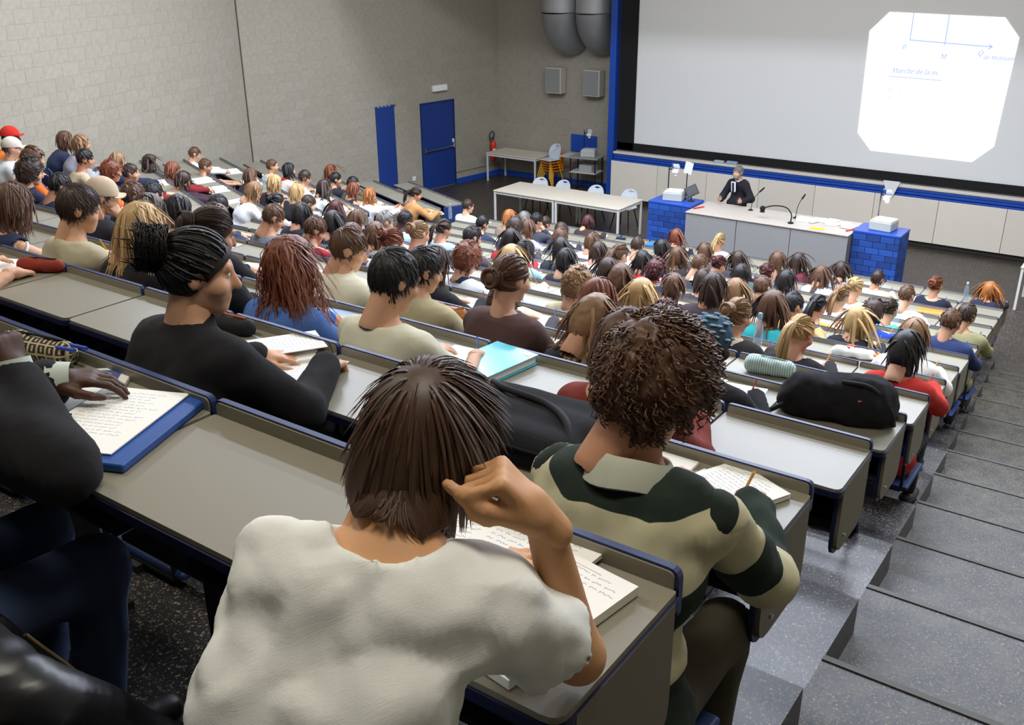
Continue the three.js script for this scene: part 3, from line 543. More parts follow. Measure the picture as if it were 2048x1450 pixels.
const shellGrey = mat(0xcfd6dd, .4), legBlack = mat(0x18181a, .5);
[-12.3 + .3, -11.45, -10.55, -9.75].forEach((x, i) => { const o = thing('plastic_chair', 'pale grey plastic chair with a handle slot behind the long tables', 'chair', [x, 0, -17.78 - (i % 2) * .05], Math.PI + [.1, -.08, .05, 0][i], 'chairs behind the long tables'); chairParts(o, 0, shellGrey, legBlack); });
for (let k = 0; k < 5; k++) { const o = thing('stacking_chair', k === 4 ? 'pale grey chair on top of the stack beside the front wall' : 'orange chair with yellow legs in the stack beside the front wall', 'chair', [-13.2 - k * .004, 0, -20.3 + k * .03], Math.PI * .92, k === 4 ? undefined : 'orange chairs of the stack'); const c = k === 4 ? shellGrey : mat(0xd9801c, .4);
  chairParts(o, k * .07, c, mat(0xe0a51e, .45)); }
{ const o = thing('orange_chair', 'orange chair tucked behind the lectern beside the papers', 'chair', [-4.98, 0, -17.6], Math.PI + .05); chairParts(o, 0, mat(0xd98a3a, .4), legBlack); }

// ---------------------------------------------------------------- lectern with brick pedestals
const brickMats = [0x1d4a9c, 0x1a4490, 0x2254ac, 0x173d84].map(c => mat(c, .6, { bumpMap: blockBump, bumpScale: .004 }));
function pedestal(label, x0, x1, z0, z1, h) { // painted bricks, each with its own edges
  const o = thing('brick_pedestal', label, 'pedestal', [(x0 + x1) / 2, 0, (z0 + z1) / 2]); const w = x1 - x0, d = z1 - z0, r = rng(x0 * 100 | 0);
  mesh('core', bx(w - .03, h - .05, d - .03, 0, (h - .05) / 2, 0), mat(0x102f68, .8), o);
  const H_ = .105, W_ = .235, j = .006, n = Math.round((h - .05) / H_), hh = (h - .05) / n;
  const face = (L, put) => { for (let k = 0; k < n; k++) for (let s = -L / 2 - (k % 2 ? W_ / 2 : 0); s < L / 2; s += W_) { const a = Math.max(-L / 2, s), b = Math.min(L / 2, s + W_); if (b - a < .03) continue; put((a + b) / 2, b - a - j, k * hh + hh / 2, hh - j); } };
  face(w, (s, bw, y, bh) => mesh('brick', rb(bw, bh, .03, .005, s, y, d / 2 - .012 + r() * .004, 1), brickMats[r() * 4 | 0], o));
  face(w, (s, bw, y, bh) => mesh('brick', rb(bw, bh, .03, .005, s, y, -d / 2 + .012, 1), brickMats[r() * 4 | 0], o));
  for (const sg of [-1, 1]) face(d - .03, (s, bw, y, bh) => mesh('brick', rb(.03, bh, bw, .005, sg * (w / 2 - .012), y, s, 1), brickMats[r() * 4 | 0], o));
  mesh('cap_slab', rb(w + .01, .05, d + .01, .012, 0, h - .025, 0), bluePaint, o);
}
pedestal('blue painted brick pedestal at the left end of the lectern', -8.5, -7.62, -17.1, -16.48, 1.04);
pedestal('blue painted brick pedestal at the right end of the lectern', -4.55, -3.76, -17.1, -16.5, 1.04);
{
  const o = thing('lectern', 'long grey lectern desk between the two blue brick pedestals', 'lectern', [-6.08, 0, -16.75]); const w = 3.05;
  mesh('desk_top', rb(w, .03, .98, .01, 0, .975, 0), mat(0xb7aea2, .4), o);
  for (let k = 0; k < 3; k++) mesh('front_panel', rb(w / 3 - .012, .93, .025, .005, (k - 1) * w / 3, .485, .46), mat(0x92918f, .65, { bumpMap: fabricTex, bumpScale: .002 }), o);
  mesh('side_panel', [bx(.025, .94, .9, -w / 2 + .02, .48, 0), bx(.025, .94, .9, w / 2 - .02, .48, 0), bx(w, .06, .04, 0, .03, .4)], mat(0x6d6b68, .7), o);
}
// things on the lectern
function mic(label, x, z, dx) { const o = thing('microphone', label, 'microphone', [x, .99, z]); mesh('base', lathe([[0, 0], [.045, 0], [.045, .012], [.015, .03], [0, .03]], 16), darkSteel, o); mesh('gooseneck', tube([[0, .02, 0], [dx * .15, .16, 0], [dx * .45, .27, .02], [dx, .38, .04]], .006), darkSteel, o); mesh('capsule', rod(V(dx, .38, .04), V(dx * 1.55, .47, .06), .016, .014), blackMat, o); }
mic('thin black gooseneck microphone in front of the lecturer', -6.62, -17.0, .16); mic('black gooseneck microphone beside the white box', -5.72, -16.9, .1);
{ const o = thing('desk_lamp', 'black bent-neck desk lamp at the front edge of the lectern', 'lamp', [-5.66, .99, -16.5]); mesh('base', lathe([[0, 0], [.05, 0], [.05, .02], [.02, .03], [0, .03]], 16), blackMat, o); mesh('neck', tube([[0, .03, 0], [.0, .16, 0], [-.1, .26, -.02], [-.32, .27, -.04], [-.55, .2, -.05]], .011, 30), blackMat, o); mesh('head', [new THREE.SphereGeometry(.05, 16, 12).translate(-.56, .185, -.05), lathe([[.02, 0], [.05, -.05], [.045, -.05], [.0, -.01]], 16).translate(-.56, .17, -.05)], blackMat, o); }
tag(mesh('white_box', rb(.24, .07, .16, .008, -5.52, 1.026, -16.78), whitePlastic), 'small white box on the lectern by the microphone', 'box');
const paperM = mat(0xf3f2ec, .8);
[[-5.3, -17.0, .2], [-5.1, -17.05, -.1], [-5.05, -16.85, .35], [-4.85, -16.95, .05], [-4.72, -16.8, -.2], [-5.38, -16.85, -.3]].forEach(([x, z, a], i) => { const m = mesh('paper_sheet', rb(.21, .004 + .004 * (i % 3), .297, .0015), paperM); m.position.set(x, .9945 + .0022 * i + .002, z); m.rotation.y = a; tag(m, 'loose white lecture paper spread over the right half of the lectern', 'paper', 'papers on the lectern'); });
{ const m = mesh('yellow_card', rb(.24, .004, .12, .001), mat(0xf0c41c, .7)); m.position.set(-5.14, .995, -16.4); m.rotation.y = .05; tag(m, 'bright yellow card at the front edge of the lectern', 'card'); }
for (const [x, l] of [[-7.5, 'red marker strip at the left end of the lectern'], [-4.62, 'red marker strip at the right end of the lectern']]) tag(mesh('red_marker', [rod(V(x - .05, 1.004, -16.5), V(x + .05, 1.004, -16.72), .014), rod(V(x + .05, 1.004, -16.72), V(x + .06, 1.004, -16.745), .008)], mat(0xd23420, .4)), l, 'marker');
function ohp(name, label, pos, turn, s = 1, lit) { // overhead projector: base with glass stage, post and mirror head
  const o = thing(name, label, 'projector', pos, turn); o.scale.setScalar(s);
  mesh('base', [rb(.38, .16, .36, .02, 0, .08, 0), rb(.36, .02, .34, .008, 0, .165, 0)], mat(0xb9bcb4, .5), o);
  mesh('glass_stage', rb(.29, .008, .29, .003, 0, .178, 0), new THREE.MeshStandardMaterial({ color: 0xf4f6f4, roughness: .15, emissive: 0xffffff, emissiveIntensity: lit ? .9 : 0 }), o);
  mesh('post', R3(-.17, .16, -.15, -.17, .62, -.15, .011), darkSteel, o); mesh('arm', R3(-.17, .56, -.15, 0, .56, 0, .012), darkSteel, o);
  const h = mesh('lens_head', [rb(.12, .07, .12, .012, 0, .55, 0), new THREE.CylinderGeometry(.04, .035, .05, 18).translate(0, .49, 0)], whitePlastic, o);
  mesh('mirror', rb(.15, .01, .17, .003).rotateX(-.75).translate(0, .645, 0), mat(0xe8ecee, .08, { metalness: 1 }), h);
  if (lit) { const l = new THREE.PointLight(0xffffff, 1.2); l.position.set(0, .3, 0); l.shadow.radius = 4; o.add(l); }
}
ohp('overhead_projector', 'overhead projector with raised mirror head on the left brick pedestal', [-8.12, 1.04, -16.82], .2, 1);
ohp('overhead_projector', 'switched-on overhead projector with a bright stage on the right brick pedestal', [-4.14, 1.04, -16.82], -.1, 1, true);
{ const o = thing('monitor', 'small dark flat monitor tilted on the left brick pedestal', 'monitor', [-7.78, 1.04, -16.86], .5); mesh('stand', [R3(0, 0, 0, 0, .16, 0, .012), rb(.14, .012, .12, .004, 0, .006, 0)], darkSteel, o); const f = mesh('casing', rb(.24, .2, .03, .008), mat(0x1b1c1e, .5), o); f.position.set(0, .2, 0); f.rotation.set(-.35, 0, .45); mesh('display', rb(.21, .17, .006, .003, 0, 0, .016), mat(0x2c3030, .25), f); }
{ const o = thing('easel_board', 'white tilted board fixed to an arm over the left pedestal', 'board', [-7.95, 1.04, -16.98], .1); mesh('arm', R3(0, .0, 0, 0, .5, 0, .01), darkSteel, o); const m = mesh('board', rb(.16, .24, .012, .004), whitePlastic, o); m.position.set(.02, .6, 0); m.rotation.set(.1, 0, -.2); }
{ const o = thing('marker_tray', 'pair of pale board erasers lying on the blue ledge', 'eraser', [-8.4, 1.192, ZS + .12]); mesh('eraser', rb(.22, .05, .08, .012, -.16, .026, 0), mat(0xa9b4b8, .7), o); mesh('eraser', rb(.24, .06, .09, .012, .14, .031, 0), mat(0x8fa4b4, .7), o); }
{ // trolley with a second projector near the front wall
  const o = thing('projector_trolley', 'dark metal trolley with grey shelves standing by the front wall', 'trolley', [-12.25, 0, -20.35], .12);
  mesh('top_shelf', rb(.78, .03, .56, .008, 0, .86, 0), mat(0x9a9d98, .5), o); mesh('lower_shelf', rb(.7, .025, .5, .006, 0, .5, 0), mat(0xcac8c2, .5), o); mesh('flap', rb(.26, .02, .5, .006, -.5, .86, 0), mat(0xc8c8c0, .5), o);
  for (const sx of [-1, 1]) for (const sz of [-1, 1]) { const l = mesh('leg', R3(sx * .33, .06, sz * .22, sx * .33, .86, sz * .22, .018), darkSteel, o); mesh('castor', new THREE.CylinderGeometry(.04, .04, .03, 14).rotateZ(Math.PI / 2).translate(sx * .33, .04, sz * .22), blackMat, l); }
  ohp('overhead_projector', 'unlit overhead projector parked on the dark trolley', [-12.2, .876, -20.38], .3, .95);
  tag(mesh('control_box', rb(.36, .16, .3, .015, -12.2, .594, -20.35), mat(0xa9a9a6, .5)), 'grey control box on the lower trolley shelf', 'box');
  const c = tag(mesh('cable', tube([[-12.55, .5, -20.2], [-12.5, .12, -20.1], [-12.2, .03, -20.0], [-11.95, .1, -20.12], [-12.0, .45, -20.2]], .009, 40), blackMat), 'black cable looping below the trolley', 'cable');
}
// ---------------------------------------------------------------- people
const HAIRC = { bk: 0x1d1817, db: 0x3c2a20, br: 0x5f412c, lb: 0x8f6c48, bl: 0xc4a06a, au: 0x7c4228, gi: 0xb06c34, dr: 0x4a1c1a, gr: 0x807b75 };
const SKINC = { p: 0xd9a582, m: 0xc08860, d: 0x4a2c1c };
const skinMat = c => mat(c, .58);
const hairMats = {};
const hairMat = c => hairMats[c] ??= new THREE.MeshStandardMaterial({ color: c, roughness: .48, vertexColors: true });
const headCache = {}, handCache = {};
function headGeo(c, ears = true) { // face towards -z, centre of the skull at the origin
  return headCache[c + ears] ??= (() => {
    const f = new Field([-.1, -.2, -.14], [.1, .13, .13], c), P = V;
    f.ell(P(0, .02, .012), [.076, .1, .098]).ell(P(0, -.05, -.022), [.056, .07, .07], .03).cap(P(-.012, -.1, -.062), P(.012, -.1, -.062), .022, .022, .03);
    f.cap(P(-.045, -.035, -.055), P(.045, -.035, -.055), .03, .03, .02).cap(P(0, .008, -.09), P(0, -.034, -.11), .008, .014, .014).cap(P(-.038, .024, -.078), P(.038, .024, -.078), .013, .013, .02);
    f.cap(P(-.016, -.066, -.084), P(.016, -.066, -.084), .009, .009, .008).cap(P(-.012, -.078, -.082), P(.012, -.078, -.082), .008, .008, .008);
    if (c < .0135) f.cut((x, y, z) => .0135 - Math.hypot(Math.abs(x) - .032, y - .002, z + .098));
    if (ears) for (const s of [-1, 1]) f.ell(P(s * .079, -.008, .014), [.009, .031, .019], .012);
    f.cap(P(0, -.07, .03), P(0, -.2, .05), .052, .056, .03);
    return f.mesh();
  })();
}
const CURL = { write: [[30, 45, 25], [42, 50, 30], [55, 60, 35], [60, 65, 40]], rest: [[12, 22, 14], [14, 25, 16], [16, 27, 18], [20, 30, 20]], fist: [[65, 85, 55], [70, 88, 55], [72, 88, 55], [74, 86, 55]] };
function handGeo(pose, c, left) { // right hand: wrist at the origin, fingers towards -z, palm down, thumb at -x
  return handCache[pose + c + left] ??= (() => {
    const f = new Field([-.1, -.09, -.2], [.06, .03, .03], c), X = [-.03, -.0105, .0095, .028], ln = [[.042, .026, .021], [.046, .03, .022], [.043, .028, .022], [.034, .021, .018]];
    f.cap(V(0, 0, .02), V(0, 0, -.03), .026, .028, .02);
    X.forEach((x, i) => {
      f.cap(V(x * .6, 0, -.02), V(x, .002, -.088), .016, .0115, .012);
      let p = V(x, .002, -.088), a = 0; ln[i].forEach((l, k) => { a += CURL[pose][i][k] * D2R; const q = p.clone().add(V(x * .12, -Math.sin(a) * l, -Math.cos(a) * l)); f.cap(p, q, .0095 - k * .0011, .0087 - k * .0012, .004); p = q; });
    });
    const t = pose === 'rest' ? V(-.055, -.012, -.065) : V(-.04, -.03, -.075), t2 = pose === 'rest' ? V(-.068, -.016, -.098) : V(-.028, -.045, -.108), t3 = pose === 'rest' ? V(-.07, -.02, -.122) : V(-.018, -.052, -.128);
    f.cap(V(-.02, -.006, -.02), t, .016, .0125, .012).cap(t, t2, .0115, .0098, .006).cap(t2, t3, .0095, .0078, .004);
    const g = f.mesh(); if (left) { g.scale(-1, 1, 1); const I = g.index.array; for (let i = 0; i < I.length; i += 3) { const s = I[i]; I[i] = I[i + 1]; I[i + 1] = s; } g.computeVertexNormals(); } return g;
  })();
}
function ik(S, W, l1, l2, pole) { const d = V().subVectors(W, S); let L = d.length(); const m = (l1 + l2) * .995; if (L > m) { W = S.clone().addScaledVector(d, m / L); L = m; d.subVectors(W, S); } const a = (l1 * l1 - l2 * l2 + L * L) / (2 * L), h = Math.sqrt(Math.max(0, l1 * l1 - a * a)); d.normalize(); const p = pole.clone().addScaledVector(d, -pole.dot(d)).normalize(); return [S.clone().addScaledVector(d, a).addScaledVector(p, h), W]; }

function skeleton(o) { // joints in the person's own frame: facing -z, feet on y = 0
  const s = o.s ?? 1, j = { s }; const H = o.head; j.head = H;
  j.q = new THREE.Quaternion().setFromEuler(new THREE.Euler(-(o.tilt ?? 0) * D2R, (o.turn ?? 0) * D2R, (o.roll ?? 0) * D2R, 'YXZ'));
  const nk = V(0, -.185 * s, .05).applyAxisAngle(V(1, 0, 0), -(o.tilt ?? 0) * .35 * D2R); j.N = o.neck ?? H.clone().add(nk);
  j.hip = o.hip ?? V(0, .52, 0); j.tw = (o.twist ?? 0) * D2R; const up = V().subVectors(j.N, j.hip);
  const back = Math.max(0, .5 - up.length()) * .9 + .035; j.W = j.hip.clone().addScaledVector(up, .3).add(V(0, 0, back)); j.C = j.hip.clone().addScaledVector(up, .68).add(V(0, 0, back * .9));
  const ax = V(Math.cos(j.tw), 0, -Math.sin(j.tw)); j.ax = ax; const w = (o.shw ?? .17) * s; const t = up.clone().normalize();
  j.S = [-1, 1].map((k, i) => o.sh?.[i] ?? j.N.clone().addScaledVector(ax, k * w).addScaledVector(t, -.055 * s).add(V(0, 0, -.012)));
  j.arm = [0, 1].map(i => {
    const k = i ? 1 : -1, A = o.arms?.[i] ?? {}; let E, W = A.w;
    if (A.e) { E = A.e; W = A.w; } else { const r = ik(j.S[i], W ?? V(k * .15, .79, -.5), .29 * s, .255 * s, A.pole ?? V(k * .8, -.8, .5)); E = r[0]; W = r[1]; }
    const fwd = A.dir ?? V().subVectors(W, E).normalize(), palm = A.palm ?? V(0, -1, 0);
    return { S: j.S[i], E, W, fwd, palm, pose: A.pose ?? 'rest' };
  });
  j.leg = o.legs ?? [-1, 1].map(k => ({ H: j.hip.clone().add(V(k * .09, -.03, 0)), K: V(j.hip.x + k * .11, .5, j.hip.z - .43), A: V(j.hip.x + k * .11, .09, j.hip.z - .36), T: V(j.hip.x + k * .13, .04, j.hip.z - .52) }));
  return j;
}
function torso(f, j, t, k = .06) { // trunk capsules with thickness t added
  const s = j.s, a = j.ax, at = (p, d) => p.clone().addScaledVector(a, d * s), U = j.N.clone().lerp(j.C, .38);
  f.cap(at(j.hip, -.075), at(j.hip, .075), .115 * s + t, .115 * s + t, k).cap(at(j.W, -.055), at(j.W, .055), .108 * s + t, .108 * s + t, k);
  f.cap(at(j.C, -.075), at(j.C, .075), .108 * s + t, .108 * s + t, k).cap(at(U, -.085), at(U, .085), .088 * s + t, .088 * s + t, k);
  for (const S of j.S) f.cap(j.N.clone().lerp(S, .3).add(V(0, -.035 * s, 0)), S.clone().add(V(0, -.012 * s, 0)), .058 * s + t, .055 * s + t, .045);
  f.cap(j.W.clone().lerp(j.hip, .5), j.W, .115 * s + t, .11 * s + t, k);
}
function bounds(j, m, legs = true) { const P = [j.head, j.N, j.hip, j.W, j.C, ...j.S, ...j.arm.flatMap(a => [a.E, a.W])]; if (legs) for (const l of j.leg) P.push(l.H, l.K, l.A, l.T); const lo = [1e9, 1e9, 1e9], hi = [-1e9, -1e9, -1e9]; for (const p of P) [p.x, p.y, p.z].forEach((v, i) => { lo[i] = Math.min(lo[i], v - m); hi[i] = Math.max(hi[i], v + m); }); return [lo, hi]; }

// hair -------------------------------------------------------------------
const SK = [.078, .102, .1], SKC = V(0, .02, .012);
function lockGeo(list, sides, base, centre) { // list of {p:[Vector3], r, c, flat}: ribbons lying on the head
  const P = [], N = [], C = [], I = []; const t = V(), u = V(), v = V(), q = V(), nr = V();
  for (const L of list) { const n = L.p.length, b0 = P.length / 3, fl = L.flat ?? .3; for (let i = 0; i < n; i++) {
    t.subVectors(L.p[Math.min(n - 1, i + 1)], L.p[Math.max(0, i - 1)]).normalize(); nr.subVectors(L.p[i], centre); if (nr.y < 0) nr.y *= .2; u.crossVectors(t, nr).normalize(); v.crossVectors(u, t);
    const r = L.r * (i === 0 ? .8 : i === n - 1 ? .1 : 1 - .5 * (i / n) ** 2);
    for (let k = 0; k < sides; k++) { const a = k / sides * 6.2832 + .7, c = Math.cos(a), s = Math.sin(a) * fl; P.push(L.p[i].x + (u.x * c + v.x * s) * r, L.p[i].y + (u.y * c + v.y * s) * r, L.p[i].z + (u.z * c + v.z * s) * r); q.copy(u).multiplyScalar(c * .75).addScaledVector(v, Math.sin(a)).normalize(); N.push(q.x, q.y, q.z); C.push(L.c, L.c, L.c); }
    if (i) for (let k = 0; k < sides; k++) { const a = b0 + (i - 1) * sides + k, b = b0 + (i - 1) * sides + (k + 1) % sides; I.push(a, b + sides, b, a, a + sides, b + sides); } } }
  const g = new THREE.BufferGeometry(); g.setAttribute('position', new THREE.Float32BufferAttribute(P, 3)); g.setAttribute('normal', new THREE.Float32BufferAttribute(N, 3)); g.setAttribute('color', new THREE.Float32BufferAttribute(C, 3)); g.setIndex(I);
  if (base) { base.deleteAttribute('uv'); base.setAttribute('color', new THREE.Float32BufferAttribute(new Float32Array(base.attributes.position.count * 3).fill(.92), 3)); return mergeGeometries([base, g]); } return g;
}
const STYLE = { // length, volume, curl, lift from the scalp, side parting, nape line
  s: { len: .042, vol: .009, lift: .05, nape: -.08, thin: .62 }, b: { len: .022, vol: .004, lift: .02, nape: -.07 }, m: { len: .17, vol: .016, lift: .02, nape: -.13, part: 1 }, l: { len: .34, vol: .015, lift: .02, nape: -.15, part: 1 }, w: { len: .34, vol: .018, lift: .05, nape: -.15, part: 1, curl: .007 },
  c: { len: .06, vol: .03, lift: .3, nape: -.11, curl: .009 }, a: { len: .045, vol: .042, lift: .5, nape: -.1, curl: .007 }, p: { len: .12, vol: .008, lift: 0, nape: -.075, tie: [0, .035, .122], tail: .28 }, u: { len: .12, vol: .008, lift: 0, nape: -.075, tie: [0, .03, .118], bun: .042 },
};
function hairGeo(j, st, lod, seed, opt = {}) {
  const S = { ...STYLE[st], ...opt }, r = rng(seed), c = [.008, .013, .018][lod], round = S.curl && S.vol > .025, N = opt.n ?? (round ? [1150, 170, 70] : [720, 135, 62])[lod] * (S.thin ? 1.5 : 1), seg = [8, 6, 5][lod], rad = opt.rad ?? (round ? [.0028, .0066, .0112] : [.0053, .0114, .018])[lod] * (S.thin ?? 1);
  const hs = j.s ** .5, toW = p => p.clone().multiplyScalar(hs).applyQuaternion(j.q).add(j.head);
  const f = new Field([-.14, -.17, -.15], [.14, .17, .16], c);
  f.ell(SKC, SK.map(v => v + S.vol * .8)); if (S.nape < -.1) f.ell(V(0, -.05, .05), [.062 + S.vol, .085, .055 + S.vol * .6], .03);
  if (S.bun) f.ell(V(...S.tie).add(V(0, .004, .018)), [S.bun, S.bun * .95, S.bun * .8], .012);
  if (S.curl) f.warp((x, y, z) => S.vol * .35 * noise.noise(x * 38, y * 38, z * 38));
  f.cut((x, y, z) => .086 - Math.hypot(x * .92, (y + .052) * .8, z + .112)).cut((x, y, z) => S.nape + (z < .03 ? (.03 - z) * (S.nape < -.1 ? .55 : 1.1) : 0) - y);
  if (S.nape > -.1) f.cut((x, y, z) => .03 - Math.hypot((Math.abs(x) - .085) * .8, y + .012, z - .01));
  const base = f.mesh(); base.scale(hs, hs, hs); base.applyQuaternion(j.q); base.translate(j.head.x, j.head.y, j.head.z);
  const body = [[j.N.clone().lerp(j.S[0], .35).add(V(0, -.04, 0)), j.S[0], .075], [j.N.clone().lerp(j.S[1], .35).add(V(0, -.04, 0)), j.S[1], .075], [j.N.clone().lerp(j.C, .45), j.C, .112], [j.N, j.head, .052]];
  const qi = j.q.clone().invert(), h = V(), seg3 = new THREE.Line3(), cl = V(), list = [], grav = V(0, -1, 0);
  const push = (p, extra) => {
    h.subVectors(p, j.head).applyQuaternion(qi).multiplyScalar(1 / hs).sub(SKC); const l = Math.hypot(h.x / (SK[0] + extra), h.y / (SK[1] + extra), h.z / (SK[2] + extra)); if (l < 1) { h.multiplyScalar(1 / Math.max(l, .2)).add(SKC).multiplyScalar(hs).applyQuaternion(j.q).add(j.head); p.copy(h); }
    for (const [a, b, R] of body) { seg3.set(a, b); seg3.closestPointToPoint(p, true, cl); const d = cl.distanceTo(p), m = R + .012; if (d < m) p.addScaledVector(h.subVectors(p, cl), (m - d) / Math.max(d, .01)); }
  };
  const crown = V(0, .075, .07);
  for (let i = 0, tries = 0; i < N && tries < N * 12; tries++) {
    const z = 2 * r() - 1, a = r() * 6.2832, w = Math.sqrt(1 - z * z), d = V(w * Math.cos(a), z, w * Math.sin(a));
    let p = V(d.x * SK[0], d.y * SK[1], d.z * SK[2]).add(SKC); const kind = r(); if (kind < .22 && S.nape < -.1) { p = V(d.x * (.06 + S.vol), -.05 + d.y * .08, .05 + Math.abs(d.z) * (.053 + S.vol * .6)); if (p.y < S.nape + .01 || p.z < .035) continue; } else if (kind > .86) { p = V(.03 * (r() - .5) * 2, .11, .05 + .04 * (r() - .5) * 2).sub(SKC); p.multiplyScalar(1 / Math.hypot(p.x / SK[0], p.y / SK[1], p.z / SK[2])).add(SKC); }
    if (Math.hypot(p.x * .92, (p.y + .052) * .8, p.z + .112) < .092) continue; if (kind >= .22 || S.nape >= -.1) if (p.y < S.nape + .02 + (p.z < .03 ? (.03 - p.z) * 1.1 : 0) || (p.y < -.03 && Math.abs(p.x) > .06 && p.z < .02)) continue;
    i++;
    const ex = S.vol * (.55 + .5 * r()), len = S.len * (.7 + .5 * r()); let flow;
    if (S.tie) flow = V(...S.tie).sub(p).normalize(); else if (S.part && p.z < .07 && p.y > .02) flow = V(Math.sign(p.x + .012 * (r() - .5)) * .9, -.25, .25 * (r() - .2)); else flow = p.clone().sub(crown).normalize();
    flow.applyQuaternion(j.q); const nr = V((p.x - SKC.x) / SK[0] ** 2, (p.y - SKC.y) / SK[1] ** 2, (p.z - SKC.z) / SK[2] ** 2).normalize().applyQuaternion(j.q); flow.addScaledVector(nr, -flow.dot(nr)).normalize(); let dir = flow.clone().addScaledVector(nr, S.lift).normalize(); const P = toW(p); push(P, ex * .6); const pts = [P.clone()], ds = len / (seg - 1), ph = r() * 6.28, fq = 1.1 + r() * .5;
    const tie = S.tie && toW(V(...S.tie));
    for (let k = 1; k < seg; k++) {
      if (S.tie) { dir.subVectors(tie, P); const L = dir.length(); if (L < .02) { break; } dir.normalize(); P.addScaledVector(dir, Math.max(ds, L / (seg - k + .5))); }
      else { dir.multiplyScalar(.75).addScaledVector(grav, S.len > .12 ? .38 : .16).addScaledVector(flow, .14).normalize(); P.addScaledVector(dir, ds); }
      push(P, ex); const q = P.clone(); if (S.curl) { const m = S.curl * Math.min(1, k / 2); q.x += m * Math.sin(ph + k * fq * 1.7); q.z += m * Math.cos(ph + k * fq * 1.7); q.y += m * .4 * Math.sin(ph * 2 + k * 2.3); } pts.push(q);
    }
    if (pts.length > 2) list.push({ p: pts, r: rad * (.7 + .6 * r()), c: .68 + .6 * r(), flat: round ? .7 : .28 });
  }
  if (S.tail) { const T = toW(V(...S.tie)), out = V(0, -.1, 1).applyQuaternion(j.q); for (let i = 0; i < N * .45; i++) { const P = T.clone().add(V((r() - .5) * .03, (r() - .5) * .03, (r() - .5) * .02)), dir = out.clone().add(V((r() - .5) * .5, (r() - .5) * .4, 0)).normalize(), pts = [P.clone()], ds = S.tail * (.7 + .4 * r()) / (seg + 1); for (let k = 1; k < seg + 2; k++) { dir.multiplyScalar(.72).addScaledVector(grav, .42).normalize(); P.addScaledVector(dir, ds); push(P, .008); pts.push(P.clone()); } list.push({ p: pts, r: rad * (.8 + .5 * r()), c: .72 + .5 * r() }); } }
  if (S.bun) { const T = V(...S.tie).add(V(0, .004, .018)); for (let i = 0; i < N * .35; i++) { const a0 = r() * 6.28, tilt = (r() - .5) * 1.6, R = S.bun * (.9 + .3 * r()), pts = []; for (let k = 0; k < seg; k++) { const a = a0 + k * .35; pts.push(toW(V(Math.cos(a) * R, Math.sin(a) * R, Math.sin(tilt) * R * .8 + (S.spiky ? k * .004 * r() : 0)).add(T))); } if (S.spiky && r() < .5) { const e = pts[pts.length - 1]; pts.push(e.clone().add(V((r() - .5) * .08, .05 * r(), .05 * r()))); } list.push({ p: pts, r: rad, c: .7 + .5 * r() }); } }
  for (const s of [-1, 1]) { const b = [-.012, 0, .012, .02].map((x, i) => toW(V(s * (.033 + x), .026 + (i === 1 || i === 2 ? .003 : 0), -.09 + Math.abs(x) * .4 + (i > 2 ? .006 : 0)))); list.push({ p: b, r: .004, c: .8 }); }
  return lockGeo(list, 3, base, j.head);
}

